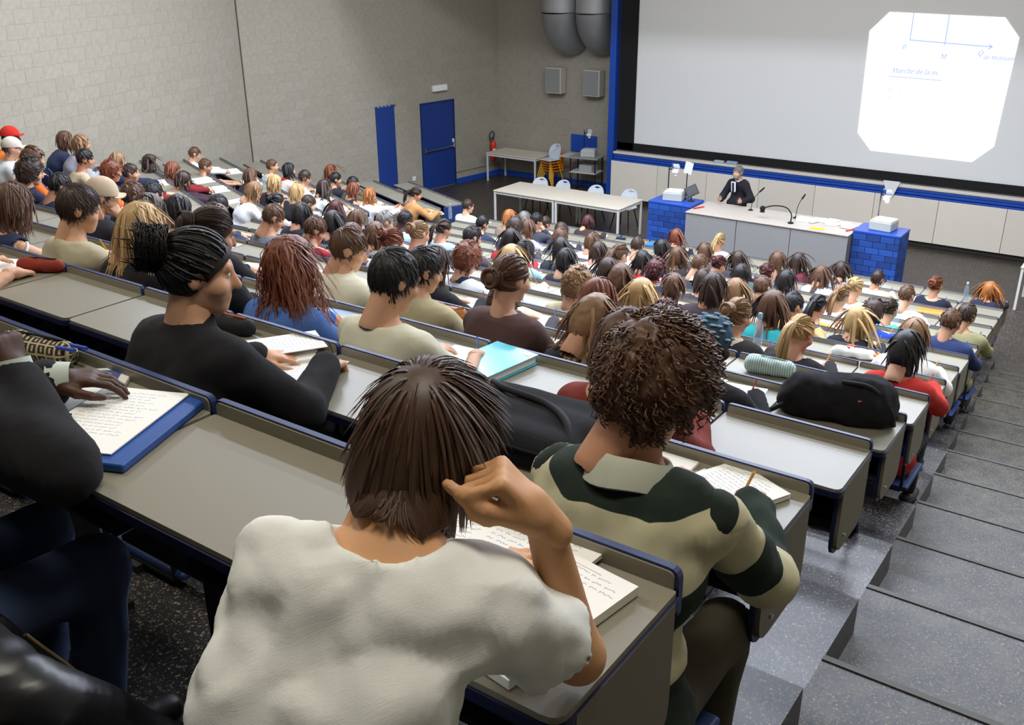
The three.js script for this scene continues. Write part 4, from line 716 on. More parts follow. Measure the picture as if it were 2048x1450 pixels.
const shoeMat = mat(0x26262a, .5);
function person(o) {
  const g = thing('person', o.label, 'person', o.pos, o.yaw ?? 0), lod = o.lod, j = skeleton(o), s = j.s;
  const cB = [.035, .045, .055][lod], cT = o.fine ?? [.0135, .023, .034][lod], cH = [.0068, .013, .018][lod], cF = [.0056, .0105, .0155][lod];
  // body: one surface of trunk, limbs, head and hands
  const [lo, hi] = bounds(j, .17); const f = new Field(lo, hi, cB); torso(f, j, -.004);
  for (const l of j.leg) f.cap(l.H, l.K, .08 * s, .056 * s).cap(l.K, l.A, .055 * s, .038 * s).cap(l.A.clone().add(V(0, -.03, 0)), l.T, .036, .028, .03);
  f.cap(j.N, j.N.clone().lerp(j.head, .5), .055, .05, .03);
  const parts = [f.mesh()];
  const af = new Field(...bounds({ ...j, leg: [] }, .09, false), cT * .88); for (const a of j.arm) af.cap(a.S, a.E, .05 * s, .041 * s, .02).cap(a.E, a.W, .041 * s, .028 * s, .02); parts.push(af.mesh());
  const hd = headGeo(cH, !['m', 'l', 'w'].includes(o.hair)).clone(); hd.scale(s ** .5, s ** .5, s ** .5); hd.applyQuaternion(j.q); hd.translate(j.head.x, j.head.y, j.head.z); parts.push(hd);
  j.arm.forEach((a, i) => { const h = handGeo(a.pose, cF, i === 0).clone(); const z = a.fwd.clone().negate(), y = a.palm.clone().negate().addScaledVector(z, a.palm.dot(z)).normalize(), x = V().crossVectors(y, z); h.applyMatrix4(new THREE.Matrix4().makeBasis(x, y, z)); h.translate(a.W.x, a.W.y, a.W.z); parts.push(h); });
  mesh('body', mergeI(parts), skinMat(o.skin), g);
  if (lod < 2 || o.eyes) { const e = []; for (const k of [-1, 1]) { const w = new THREE.SphereGeometry(.0115, 10, 8).translate(k * .031, .002, -.0775), ir = new THREE.SphereGeometry(.0055, 8, 6).translate(k * .031, .001, -.0845); e.push([w, ir]); } const mk = i => e.map(p => { const q = p[i]; q.applyQuaternion(j.q); return q.translate(j.head.x, j.head.y, j.head.z); }); const eye = mesh('eyes', mk(0), mat(0xe8e4de, .3), g); mesh('irises', mk(1), mat(0x2a1c14, .25), eye); }
  // top
  const T = o.top, th = { t: .010, s: .013, j: .022, h: .022, v: .010, c: .013, r: .016 }[T.type] * (T.fat ?? 1), long = !'tv'.includes(T.type); const [l2, h2] = bounds(j, .17, false); l2[1] = Math.max(l2[1], j.hip.y - .18);
  const sf = new Field(l2, h2, cT), ws = o.seed * 1.37; torso(sf, j, th);
  const split = T.type === 'r'; const sleeves = [];
  j.arm.forEach(a => {
    const add = (F) => { if (T.type === 'v') return; const e = long ? a.E : a.S.clone().lerp(a.E, .72); F.cap(a.S, e, .052 * s + th, (long ? .043 : .052) * s + th + (long ? .004 : .008), .035); if (long) F.cap(a.E, a.W.clone().lerp(a.E, .04), .043 * s + th + .003, .031 * s + th + .002, .03); };
    if (split) { const F = new Field([Math.min(a.S.x, a.E.x, a.W.x) - .12, Math.min(a.S.y, a.E.y, a.W.y) - .12, Math.min(a.S.z, a.E.z, a.W.z) - .12], [Math.max(a.S.x, a.E.x, a.W.x) + .12, Math.max(a.S.y, a.E.y, a.W.y) + .12, Math.max(a.S.z, a.E.z, a.W.z) + .12], cT); add(F); sleeves.push([F, a]); } else add(sf);
  });
  if (T.hood) sf.ell(j.N.clone().add(V(0, -.01, .075)), [.1, .06, .05], .03);
  if (T.coll) { const n = 14; let prev; for (let i = 0; i <= n; i++) { const a = i / n * 6.2832, p = j.N.clone().add(V(Math.sin(a) * .068, .028 + .018 * Math.cos(a) * -1 + (T.collUp ?? 0), Math.cos(a) * .066 + .006)); if (prev && !T.collSep) sf.cap(prev, p, .014, .014, .01); prev = p; } }
  const wr = T.wr ?? 1, fr = lod === 0 ? 1 : .8;
  const crease = lod === 0 ? (x, y, z) => { const q = noise.noise(x * 9 + y * 5 + ws, y * 9 - x * 4, z * 9), e = noise.noise(x * 15 + ws, y * 6 + x * 8, z * 13); return .007 * (.25 - Math.abs(q)) + .004 * (.25 - Math.abs(e)); } : () => 0;
  const ripple = (x, y, z) => wr * crease(x, y, z) + wr * (.006 * noise.noise(x * 7 + ws, y * 11, z * 7) + .0035 * fr * noise.noise(x * 17, y * 21 + ws, z * 17));
  sf.warp(ripple).cut((x, y, z) => j.hip.y - .1 - y);
  const nc = j.N.clone().add(V(0, .052, -.008)); if (!T.coll) sf.cut((x, y, z) => (T.wide ?? .079) - Math.hypot(x - nc.x, (y - nc.y) * .9, z - nc.z));
  if (!long && T.type !== 'v') for (const a of j.arm) { const d = V().subVectors(a.E, a.S).normalize(), p = a.S.clone().lerp(a.E, .68); sf.cut((x, y, z) => { const dx = x - p.x, dy = y - p.y, dz = z - p.z, al = dx * d.x + dy * d.y + dz * d.z; const rr = Math.hypot(dx - al * d.x, dy - al * d.y, dz - al * d.z); return rr < .085 && al > -.05 && al < .15 ? al : -1; }); }
  if (T.type === 'v') for (const a of j.arm) sf.cut((x, y, z) => .062 - Math.hypot(x - a.S.x, y - a.S.y, z - a.S.z));
  const top = mesh(T.name ?? ({ t: 't_shirt', s: 'sweater', j: 'jacket', h: 'hooded_top', v: 'sleeveless_top', c: 'shirt', r: 'rugby_shirt' })[T.type], sf.mesh(T.uv), T.mat ?? cloth(T.col, lod ? 0 : .0006), g);
  for (const [F, a] of sleeves) { F.warp(ripple); const d1 = a.S.distanceTo(a.E), dA = V().subVectors(a.E, a.S).normalize(), dB = V().subVectors(a.W, a.E).normalize(); mesh('sleeve', F.mesh((x, y, z) => { const p = V(x, y, z), e = p.clone().sub(a.E); const t = e.dot(dB) > 0 ? d1 + e.dot(dB) : p.sub(a.S).dot(dA); return [.5, (T.sl ? T.sl(t) : t)]; }), T.mat, top); }
  if (T.trim) { const tr = []; for (const a of j.arm) { const q = new THREE.Quaternion().setFromUnitVectors(V(0, 0, 1), V().subVectors(a.E, a.S).normalize()); tr.push(new THREE.TorusGeometry(.058, .008, 6, 20).applyQuaternion(q).translate(a.S.x, a.S.y - .01, a.S.z)); } mesh('trim', tr, mat(T.trim, .8), top); }
  if (T.collCol) { // turned-down collar: a band standing round the neck and folding outwards
    const big = T.type === 'r' ? 1.12 : .98, cg = lathe([[.058, -.03], [.060, .018], [.064, .030], [.070, .031], [.082, .012], [.098, -.022], [.095, -.027], [.076, .002], [.066, .014], [.064, -.03]].map(q => [q[0] * big, q[1] * big]), 30), pp = cg.attributes.position;
    for (let i = 0; i < pp.count; i++) { const an = Math.atan2(pp.getX(i), pp.getZ(i)); pp.setY(i, pp.getY(i) + .006 * Math.sin(an * 3 + o.seed) * (pp.getY(i) < 0 ? 1 : .4) - .016 * (1 - Math.cos(an)) * .5); } cg.computeVertexNormals();
    const ax = j.head.clone().sub(j.N).normalize(); cg.applyQuaternion(new THREE.Quaternion().setFromUnitVectors(V(0, 1, 0), ax.lerp(V(0, 1, 0), .35).normalize())); cg.translate(j.N.x, j.N.y + .022, j.N.z + .008); mesh('collar', cg, mat(T.collCol, .9, { side: THREE.DoubleSide }), top); }
  // trousers and shoes
  const lf = new Field(...(() => { const P = j.leg.flatMap(l => [l.H, l.K, l.A]); P.push(j.hip); return [[0, 1, 2].map(i => Math.min(...P.map(p => p.getComponent(i))) - .15), [0, 1, 2].map(i => Math.max(...P.map(p => p.getComponent(i))) + .15)]; })(), cB);
  lf.cap(j.hip.clone().addScaledVector(j.ax, -.075), j.hip.clone().addScaledVector(j.ax, .075), .124 * s, .124 * s); for (const l of j.leg) lf.cap(l.H, l.K, .093 * s, .07 * s).cap(l.K, l.A, .068 * s, .056 * s, .02);
  lf.warp(ripple).cut((x, y, z) => y - j.hip.y - .075).cut((x, y, z) => .085 - y); mesh('trousers', lf.mesh(), cloth(o.trousers ?? 0x2a3348), g);
  if (o.shoes !== 0) for (const l of j.leg) { const a = l.A.clone().setY(.05); const h = new Field([Math.min(a.x, l.T.x) - .07, 0, Math.min(a.z, l.T.z) - .07], [Math.max(a.x, l.T.x) + .07, .14, Math.max(a.z, l.T.z) + .09], [.016, .024, .034][lod]); h.cap(a.clone().add(V(0, .015, .02)), a.clone().lerp(l.T, .5), .046, .042, .02).cap(a.clone().lerp(l.T, .4), l.T.clone().setY(.042), .042, .036, .02).cut((x, y, z) => .004 - y); mesh('shoe', h.mesh(), o.shoeMat ?? shoeMat, g); }
  // hair or headwear
  const hm = hairMat(o.hairCol);
  if (o.cap) capOn(g, j, o.cap, lod, o.seed); const st = o.cap ? 's' : o.hair;
  const hg = hairGeo(j, st, lod, o.seed * 91 + 7, o.cap ? { vol: .003, len: .05, lift: 0, ...(o.hairOpt ?? {}) } : o.hairOpt); mesh('hair', hg, hm, g);
  return { g, j };
}
function capOn(g, j, kind, lod, seed) {
  const c = { red: 0xc7281a, pale: 0xd9cdbc, beige: 0xd8c3a6, bandana: 0x41607a }[kind], m = cloth(c, .002), ban = kind === 'bandana';
  const f = new Field([-.12, -.08, -.15], [.12, .16, .17], lod === 0 ? .006 : .009); f.ell(V(0, .028, .012), [.092, ban ? .108 : .114, .116]);
  f.cut((x, y, z) => (ban ? -.03 + (.08 - z) * .35 : .012 + (.1 - z) * .06) - y); if (ban) f.warp((x, y, z) => .006 * noise.noise(x * 25, y * 25, z * 25)); const dome = f.mesh();
  const put = q => { q.applyQuaternion(j.q); return q.translate(j.head.x, j.head.y, j.head.z); };
  const o = mesh(ban ? 'bandana' : 'cap', put(dome), m, g);
  if (!ban) { const s = new THREE.Shape(); s.moveTo(-.08, 0); s.bezierCurveTo(-.085, .11, .085, .11, .08, 0); s.closePath(); const b = new THREE.ExtrudeGeometry(s, { depth: .006, bevelEnabled: false }); b.rotateX(-Math.PI / 2); const p = b.attributes.position; for (let i = 0; i < p.count; i++) p.setY(i, p.getY(i) - p.getX(i) ** 2 * 3); b.computeVertexNormals(); b.translate(0, .03, -.075); b.rotateX(.08); mesh('peak', put(b), m, o); }
  else { const r = rng(seed), pat = []; for (let i = 0; i < 34; i++) { const a = r() * 6.28, h = .0 + r() * .11, R = Math.sqrt(Math.max(0, 1 - ((h) / .11) ** 2)); pat.push(new THREE.SphereGeometry(1, 6, 5).scale(.012 + r() * .01, .007, .012 + r() * .012).translate(Math.cos(a) * R * .092, .03 + h, .012 + Math.sin(a) * R * .116)); } mesh('print_patches', put(merge(pat)), cloth(0x7f9aa4), o); mesh('knot_tail', put(merge([tube([[0, -.03, .12], [.01, -.06, .13], [.005, -.13, .12]], .014, 10, 6), tube([[0, -.03, .12], [-.02, -.06, .135], [-.02, -.11, .13]], .012, 10, 6), new THREE.SphereGeometry(.02, 10, 8).translate(0, -.025, .12)])), m, o); }
}
// ---------------------------------------------------------------- the seated audience
const SKINS = [0xd7a483, 0xd9a888, 0xcf9a78, 0xd2a07e, 0xc79070], TROUS = [0x2a3350, 0x23262e, 0x35415e, 0x3a3a3e, 0x2c2a2a, 0x4a4436];
const notesTex = [1, 2, 3].map(k => canvasTex(256, 360, (c, w, h) => { const r = rng(k * 19); c.fillStyle = '#fbfaf5'; c.fillRect(0, 0, w, h); c.strokeStyle = 'rgba(70,80,130,.55)'; c.lineWidth = 1.6; for (let y = 34; y < h - 60 - k * 25; y += 17) { let x = 26; while (x < w - 30 - r() * 60) { const l = 8 + r() * 26; c.beginPath(); c.moveTo(x, y); for (let q = 0; q < l; q += 4) c.lineTo(x + q, y - 2 - r() * 5); c.stroke(); x += l + 7; } } if (k === 2) { c.strokeStyle = 'rgba(180,60,60,.7)'; c.beginPath(); c.moveTo(80, 20); c.lineTo(180, 20); c.stroke(); } }));
const notesMat = notesTex.map(t => new THREE.MeshStandardMaterial({ map: t, roughness: .85 }));
const sheetG = (() => { const g = new THREE.BoxGeometry(.21, .003, .297, 4, 1, 4); const p = g.attributes.position; for (let i = 0; i < p.count; i++) { const x = p.getX(i), z = p.getZ(i); p.setY(i, p.getY(i) + .0015 + Math.max(0, Math.abs(x) - .05) ** 2 * .35); } g.computeVertexNormals(); return g; })();
const padG = rb(.215, .012, .3, .003), penG = merge([rod(V(0, 0, 0), V(0, .13, 0), .0042, .0042, 7), rod(V(0, 0, 0), V(0, -.012, 0), .0042, .001, 7)]);
const penMats = [0x1d4fc0, 0x16161a, 0xb02020, 0x2a6fd0, 0xd0a020].map(c => mat(c, .4));
const byRow = {}; PEOPLE.forEach((p, i) => (byRow[p[0] + p[1]] ??= []).push([p[2], i])); const seatNo = {}; for (const k in byRow) byRow[k].sort((a, b) => b[0] - a[0]).forEach(([, i], q) => seatNo[i] = q + 1);
function place(blk, n, x, f = 0) { if (blk === 'C') return [x, FL(n), ROW[n].z + f]; const p = V().addScaledVector(E_, x).addScaledVector(F_, LOFF(n) - f); return [p.x, LFL(n), p.z]; }
function deskItem(name, geo, m, blk, n, x, f, y, turn, label, cat, group) { const o = mesh(name, geo, m), p = place(blk, n, x, f); o.position.set(p[0], p[1] + y, p[2]); o.rotation.y = turn + (blk === 'L' ? -SKEW : 0); return tag(o, label, cat, group); }
const DY = .7631; // desk surface above the row floor
PEOPLE.forEach((p, i) => {
  const [blk, n, x, f, y, hair, hc, tt, tc, pose, turn, tilt, what, ahead] = p, r = rng(i * 131 + 17);
  const near = blk === 'C' ? (n <= 2 ? 0 : n <= 6 ? 1 : 2) : 2, rr = Math.hypot(f, y - .5), s = Math.min(1.04, Math.max(.9, .45 + .55 * rr / .72));
  const H = V(0, y, -f), a = [{}, {}]; const k = r() < .88 ? 1 : 0, o_ = 1 - k, sg = k ? 1 : -1;
  if (pose === 'l') { a[0] = { w: V(-.14, DY + .035, -.47) }; a[1] = { w: V(.15, DY + .035, -.48) }; }
  else if (pose === 'c') { const hp = H.clone().add(V(sg * .07, -.115, -.045)); a[k] = { e: V(sg * .19, DY + .045, -.44), w: hp.clone().add(V(sg * .02, -.04, -.02)), pose: 'fist', dir: V(-sg * .25, .85, .35).normalize(), palm: V(-sg, .1, .25).normalize() }; a[o_] = { w: V(-sg * .1, DY + .035, -.5) }; }
  else if (pose === 'h') { a[0] = { w: V(-.1, .86, -.5), palm: V(.8, 0, -.6).normalize() }; a[1] = { w: V(.13, .88, -.48), palm: V(-.8, 0, -.6).normalize() }; }
  else { a[k] = { w: V(sg * (.1 + .05 * r()), DY + .05, -.50 - .05 * r()), pose: 'write', dir: V(-sg * .35, -.25, -.9).normalize() }; a[o_] = { w: V(-sg * (.15 + .04 * r()), DY + .032, -.48 - .06 * r()), dir: V(sg * .7, -.1, -.7).normalize() }; }
  const [px, py, pz] = place(blk, n, x, .74 - ahead); const cap = hair[0] === 'k' ? hair.slice(2) : null;
  const top = { type: tt, col: parseInt(tc, 16) }; if ('cj'.includes(tt)) top.coll = 1; if (tt === 'h') top.hood = 1; if (/hooded/.test(what)) top.hood = 1;
  if (/red collar/.test(what)) top.collCol = 0xc8281e; if (/red neckline/.test(what)) top.collCol = 0xc03020; if (/white trim/.test(what)) top.trim = 0xf0eee8; if (/cream collar|pale shirt collar/.test(what)) top.collCol = 0xe9e2c8; if (/pink scarf/.test(what)) top.collCol = 0xd8a4b0; if (/navy scarf/.test(what)) top.collCol = 0x1e2748; if (/stand-up/.test(what)) { top.coll = 1; top.collUp = .02; top.fat = 1.5; } if (/bare/.test(what)) top.wide = .115; if (/knitted|wool/.test(what)) top.fat = 1.3;
  const dark = /light blue shirt$/.test(what) && hair === 'b' || /bandana/.test(what) || /red peaked/.test(what);
  const rowTxt = blk === 'C' ? `${rowWord(n)} row from lectern` : `${rowWord(n)} side row from the front`;
  const label = `seated person in ${what}, ${rowTxt}`;
  const lab = label.split(' ').length <= 16 ? label : `person in ${what}, ${blk === 'C' ? rowWord(n) + ' row' : rowWord(n) + ' side row'}`;
  const opt = {};
  if (what.startsWith('black jacket, writing')) { opt.spiky = 1; opt.bun = .06; opt.tie = [0, .06, .11]; opt.vol = .014; }
  if (what.startsWith('mauve')) { opt.bun = .04; opt.tie = [0, .005, .12]; }
  if (tt === 'r') rugby(top);
  const P = person({ label: lab, pos: [px, py, pz], yaw: blk === 'L' ? -SKEW : 0, lod: near, s, head: H, turn: turn + (r() - .5) * 8, tilt: tilt * .8 + 2, roll: (r() - .5) * 10, arms: a, skin: dark ? SKINC.d : SKINS[r() * 5 | 0], hair, cap, hairCol: HAIRC[hc], hairOpt: opt, top, trousers: TROUS[r() * 6 | 0], seed: i + 3, shw: 'lwpum'.includes(hair) ? .158 : .175 });
  // notes on the desk in front of the sitter
  if (inView(...place(blk, n, x, .2), 40)) {
    const who = `${what.split(',')[0]}, ${rowWord(n)} ${blk === 'C' ? 'row' : 'side row'}`;
    if (pose !== 'h' && pose !== 'x') deskItem('note_sheet', sheetG, notesMat[i % 3], blk, n, x + (r() - .4) * .08, .19 + r() * .03, DY, (r() - .5) * .7, `white notes before person in ${who}`, 'paper');
    if (r() < .55) deskItem('note_pad', padG, r() < .7 ? mat(0xf1efe8, .8) : mat([0xd8dce6, 0x9fb8d8, 0xe8d9b8][i % 3], .7), blk, n, x - .2 - r() * .05, .18, DY + .006, (r() - .5) * .6, `writing pad left of person in ${who}`, 'note pad');
    if (a[k].pose === 'write') { const w = P.j.arm[k], m = mesh('pen', penG, penMats[r() * 5 | 0]); const tip = w.W.clone().addScaledVector(w.fwd, .115).add(V(sg * -.02, -.03, 0)); tip.y = Math.max(tip.y, DY + .018); const q = new THREE.Quaternion().setFromUnitVectors(V(0, 1, 0), V(sg * .35, .8, .5).normalize()); m.quaternion.copy(P.g.quaternion).multiply(q); tip.applyQuaternion(P.g.quaternion).add(P.g.position); m.position.copy(tip); tag(m, `pen held by person in ${who}`, 'pen'); }
  }
});
// ---------------------------------------------------------------- rugby shirt, the nearest people and the lecturer
function rugby(top) { // broad dark green and cream hoops, coloured by height on the trunk and by length on the sleeves
  const hoops = [[0, 0], [.2, 1], [.36, 0], [.55, 1], [.78, 0]];
  const t = canvasTex(16, 512, (c, w, h) => { for (let y = 0; y < h; y++) { const k = 1 - y / h; let v = 0; for (const [a, b] of hoops) if (k >= a) v = b; c.fillStyle = v ? '#cfc8a4' : '#1b2a20'; c.fillRect(0, y, w, 1); } });
  t.wrapT = THREE.ClampToEdgeWrapping; t.magFilter = THREE.LinearFilter;
  top.mat = new THREE.MeshStandardMaterial({ map: t, roughness: .95 }); top.collCol = 0xb9bba8; top.wr = 1.5;
  top.uv = (x, y, z) => [.5, 1 - ((1.15 - y + .25 * (-.12 - z)) / .62 + .10)]; // shoulder yoke dark, then hoops going down
  top.sl = t2 => 1 - (t2 / .62 + .26);
}
const rel = (P, b) => V(P[0] - b[0], P[1] - b[1], P[2] - b[2]);
{ // person in the white T-shirt, right elbow on the desk, hand at the face
  const b = [-.74, FL(0), -.462];
  const P = person({ label: 'person in a plain white T-shirt, elbow on desk, hand raised to face', pos: b, lod: 0, fine: .0085, s: .88, head: rel([-.775, 4.832, -.875], b), neck: rel([-.735, 4.75, -.755], b), turn: 12, tilt: 32, roll: -8, twist: 33, skin: 0xd09a6c, hair: 'm', hairCol: 0x4a3220, hairOpt: { part: 0, n: 1900, rad: .0029, len: .11, vol: .012, nape: -.13 },
    sh: [rel([-.83, 4.735, -.665], b), rel([-.595, 4.70, -.785], b)], arms: [{ w: V(-.05, .80, -.52) }, { e: rel([-.548, 4.555, -.915], b), w: rel([-.585, 4.775, -.885], b), pose: 'fist', dir: V(-.5, .75, .35).normalize(), palm: V(-.7, -.3, .5).normalize() }],
    top: { type: 't', col: 0xf2f3ee, wr: 2.6, fat: 1.2 }, trousers: 0x20232c, seed: 501 });
}
{ // half-seen person in the dark suit at the left edge
  const b = [-1.86, FL(0), -.462];
  const SP = person({ label: 'person in a dark suit with pale striped cuffs, reaching for a brochure', pos: b, lod: 0, s: 1.02, head: rel([-2.0, 4.87, -.82], b), turn: 10, tilt: 25, skin: SKINC.d, hair: 'b', hairCol: HAIRC.bk, top: { type: 'j', col: 0x17161a, coll: 1 }, trousers: 0x2f3e5c, seed: 502,
    arms: [{ w: rel([-2.0, 4.575, -1.0], b), pose: 'rest', dir: V(.65, -.05, -.75).normalize() }, { e: rel([-1.63, 4.56, -.80], b), w: rel([-1.83, 4.67, -.85], b), pose: 'fist', dir: V(-.3, .9, -.1).normalize(), palm: V(-.9, 0, .3).normalize() }] });
  for (const [p, d] of [[[-1.985, 4.575, -1.018], V(.65, -.05, -.75)], [[-1.838, 4.69, -.852], V(-.3, .9, -.1)]]) { const q = new THREE.Quaternion().setFromUnitVectors(V(0, 1, 0), d.clone().normalize()); const m = mesh('shirt_cuff', new THREE.CylinderGeometry(.038, .043, .05, 20, 1, true).applyQuaternion(q), mat(0xc4d0c4, .8, { side: THREE.DoubleSide }), SP.g); m.position.copy(rel(p, b)); m.userData.label = 'pale striped shirt cuff'; }
}
{ const b = [-4.32, FL(1), ROW[1].z + .74]; person({ label: 'person at the row end holding a pencil over a green notebook', pos: b, lod: 1, head: V(-.12, 1.19, -.25), turn: 0, tilt: 25, skin: SKINS[0], hair: 's', hairCol: HAIRC.br, top: { type: 't', col: 0x6a6258 }, seed: 503, arms: [{ w: V(-.15, .79, -.5) }, { w: V(.14, .80, -.52), pose: 'write', dir: V(-.2, -.25, -.95).normalize() }] }); }
{ // lecturer behind the lectern
  const b = [-7.12, 0, -17.52];
  const P = person({ label: 'person standing behind the lectern in a black suit, both hands raised', pos: b, yaw: Math.PI - .25, lod: 1, eyes: 1, s: 1.0, head: V(0, 1.565, -.03), hip: V(0, .93, 0), turn: -6, tilt: 4, skin: 0xd0a080, hair: 's', hairCol: 0x6e6a66, hairOpt: { vol: .008 }, seed: 504, trousers: 0x15151a, top: { type: 'j', col: 0x14141b, collCol: 0xe4e4e8 },
    legs: [-1, 1].map(k => ({ H: V(k * .09, .9, 0), K: V(k * .1, .5, -.01), A: V(k * .1, .09, .02), T: V(k * .12, .04, -.14) })), arms: [{ w: V(-.3, 1.08, -.27), dir: V(-.4, .3, -.85).normalize(), palm: V(.9, -.2, 0).normalize() }, { w: V(.13, 1.06, -.32), dir: V(0, .25, -.95).normalize(), palm: V(-.9, -.2, 0).normalize() }] });
  const f = new Field([-.09, -.16, -.14], [.09, 0, .02], .008); f.ell(V(0, -.075, -.05), [.058, .055, .055]).cut((x, y, z) => .03 - Math.hypot(x, (y + .045) * 1.1, z + .1)).cut((x, y, z) => y + .035); const bg = f.mesh(); bg.applyQuaternion(P.j.q); bg.translate(P.j.head.x, P.j.head.y, P.j.head.z); mesh('beard', bg, mat(0x8a857e, .8), P.g);
  mesh('shirt_front', plate(.1, .2, .012, .02).rotateX(-.12).translate(0, 1.3, -.142), mat(0xe8e8ec, .8), P.g); mesh('tie', [plate(.04, .2, .012, .008).rotateX(-.12).translate(0, 1.28, -.152), plate(.036, .035, .018, .006).translate(0, 1.385, -.142)], mat(0x20222c, .7), P.g);
}
// ---------------------------------------------------------------- belongings on the desks
const onDesk = (n, x, f) => [x, FL(n) + DY, ROW[n].z + f];
function item(name, label, cat, pos, turn = 0) { return thing(name, label, cat, pos, turn); }
{ const o = item('ring_binder', 'blue folder with a white written page beside the brochure', 'folder', onDesk(0, -1.79, .19), .38); mesh('cover', rb(.27, .02, .33, .006, 0, .011, 0), mat(0x1f4f9c, .45), o); mesh('page', sheetG.clone().translate(-.015, .022, -.012), notesMat[0], o); mesh('hole', [-.09, 0, .09].map(z => new THREE.CylinderGeometry(.004, .004, .002, 8).translate(-.105, .0285, z))[1], blackMat, o); }
const broTex = canvasTex(512, 700, (c, w, h) => { c.fillStyle = '#e6e6dc'; c.fillRect(0, 0, w, h); c.fillStyle = '#b04a40'; c.font = '44px sans-serif'; c.fillText('Analyse et P.', 40, 300); c.fillText('Economiques', 40, 352); c.font = '40px sans-serif'; c.fillText('A. E.', 40, 420); c.fillStyle = '#777'; for (let i = 0; i < 9; i++) c.fillRect(240 + i * 24, 66, 15, 24); c.fillStyle = '#2e5c9c'; c.fillRect(300, 540, 180, 110); c.fillStyle = '#7c3f52'; c.fillRect(350, 560, 80, 70); });
{ const m = mesh('brochure', rb(.25, .012, .34, .003).translate(0, .007, 0), new THREE.MeshStandardMaterial({ map: broTex, roughness: .6 })); const uv = m.geometry.attributes.uv, p = m.geometry.attributes.position; for (let i = 0; i < uv.count; i++) uv.setXY(i, p.getX(i) / .25 + .5, .5 - p.getZ(i) / .34); const q = onDesk(0, -2.08, .17); m.position.set(...q); m.rotation.y = 2.3; tag(m, 'white brochure with red lettering under the reaching hand', 'brochure'); }
function pouch(name, label, n, x, f, turn, L, R, m, m2) { const o = item(name, label, 'pencil case', onDesk(n, x, f), turn); const F = new Field([-L / 2 - R, 0, -R * 1.3], [L / 2 + R, R * 2.1, R * 1.3], .007); F.cap(V(-L / 2, R * .9, 0), V(L / 2, R * .85, 0), R, R * .85, .01).warp((x, y, z) => .005 * noise.noise(x * 22, y * 22, z * 22)).cut((x, y, z) => .002 - y); mesh('bag', F.mesh((x, y, z) => [x * 9, Math.atan2(z, y - R) * .6]), m, o); mesh('zip', tube([[-L / 2, R * 1.85, 0], [0, R * 1.9, .004], [L / 2, R * 1.7, 0]], .004, 12, 6), m2, o); return o; }
const patTex = canvasTex(128, 128, (c) => { c.fillStyle = '#c9bd98'; c.fillRect(0, 0, 128, 128); c.strokeStyle = '#3a2f28'; c.lineWidth = 9; for (let i = 0; i < 128; i += 32) { c.strokeRect(i + 6, 8, 16, 44); c.strokeRect(i + 6, 72, 16, 40); } });
{ const o = pouch('pencil_case', 'patterned beige and brown pencil case full of pens', 0, -2.3, .06, .25, .17, .038, new THREE.MeshStandardMaterial({ map: patTex, roughness: .9 }), blackMat); mesh('pens', [rod(V(.03, .05, .01), V(.15, .06, .03), .005), rod(V(.03, .055, -.01), V(.16, .055, 0), .005)], mat(0x1d3fae, .4), o); }
pouch('pencil_case', 'rust red pencil case on the desk by the green notebook', 1, -4.2, .07, .5, .16, .036, mat(0x8f2f1c, .8), mat(0x3a1a10, .6));
{ const o = item('green_notebook', 'green notebook with white pages at the far desk end', 'notebook', onDesk(1, -4.37, .16), .3); mesh('cover', rb(.2, .006, .27, .002, 0, .004, 0), mat(0x2f8f3c, .6), o); mesh('pages', rb(.18, .008, .25, .002, -.005, .011, 0), paperM, o); }
{ const o = item('spiral_notebook', 'open spiral notebook with a loose typed page, tilted on the desk', 'notebook', onDesk(1, -2.56, .17), -.55); mesh('pad', rb(.24, .014, .31, .003, 0, .008, 0), paperM, o); mesh('cover', rb(.2, .003, .12, .001, -.02, .017, .1), mat(0x6e756c, .6), o); mesh('loose_page', sheetG.clone().rotateZ(.06).translate(-.02, .027, -.05), notesMat[1], o); mesh('spiral', tube(Array.from({ length: 40 }, (_, i) => [-.122 + .006 * Math.cos(i * 1.57), .01 + .007 * Math.sin(i * 1.57), -.14 + i * .007]), .0012, 120, 4), darkSteel, o); }
pouch('pencil_case', 'black open pencil case with orange lining beside the notebook', 1, -2.86, .09, .2, .16, .04, mat(0x17171c, .8), mat(0xd9641e, .6));
{ // black laptop bag
  const o = item('laptop_bag', 'black fabric laptop bag lying on the desk beside the striped shirt', 'bag', onDesk(1, -1.42, .18), .06); const F = new Field([-.25, 0, -.2], [.25, .16, .2], .009); F.cap(V(-.17, .055, -.11), V(.17, .055, -.11), .055, .055, .02).cap(V(-.17, .055, .11), V(.17, .055, .11), .055, .055, .02).cap(V(-.17, .06, 0), V(.17, .06, 0), .06, .06, .08).warp((x, y, z) => .006 * noise.noise(x * 9, y * 9, z * 9)).cut((x, y, z) => .003 - y); mesh('body', F.mesh(), cloth(0x1c1c22, .002), o); mesh('zip', tube([[-.22, .06, -.13], [-.22, .065, .13], [0, .07, .165], [.22, .065, .13], [.22, .06, -.13]], .005, 40, 6), blackMat, o); mesh('strap', tube([[-.2, .1, -.12], [-.1, .125, -.05], [.05, .125, -.02], [.16, .12, .06], [.21, .07, .16]], .012, 30, 6), mat(0x141418, .8), o); }
{ const o = item('plastic_folder', 'shiny turquoise plastic folder on the beige desk', 'folder', onDesk(2, -2.33, .18), -.12); mesh('cover', [rb(.25, .004, .33, .0015, 0, .044, 0), rb(.25, .004, .33, .0015, 0, .004, 0), rb(.004, .04, .33, .0015, -.123, .024, 0)], mat(0x2fb4c4, .18), o); mesh('papers', rb(.23, .034, .31, .003, .002, .024, 0), paperM, o); mesh('sticker', rb(.04, .001, .02, .0004, .09, .0468, -.13), mat(0xf0efe8, .6), o); }
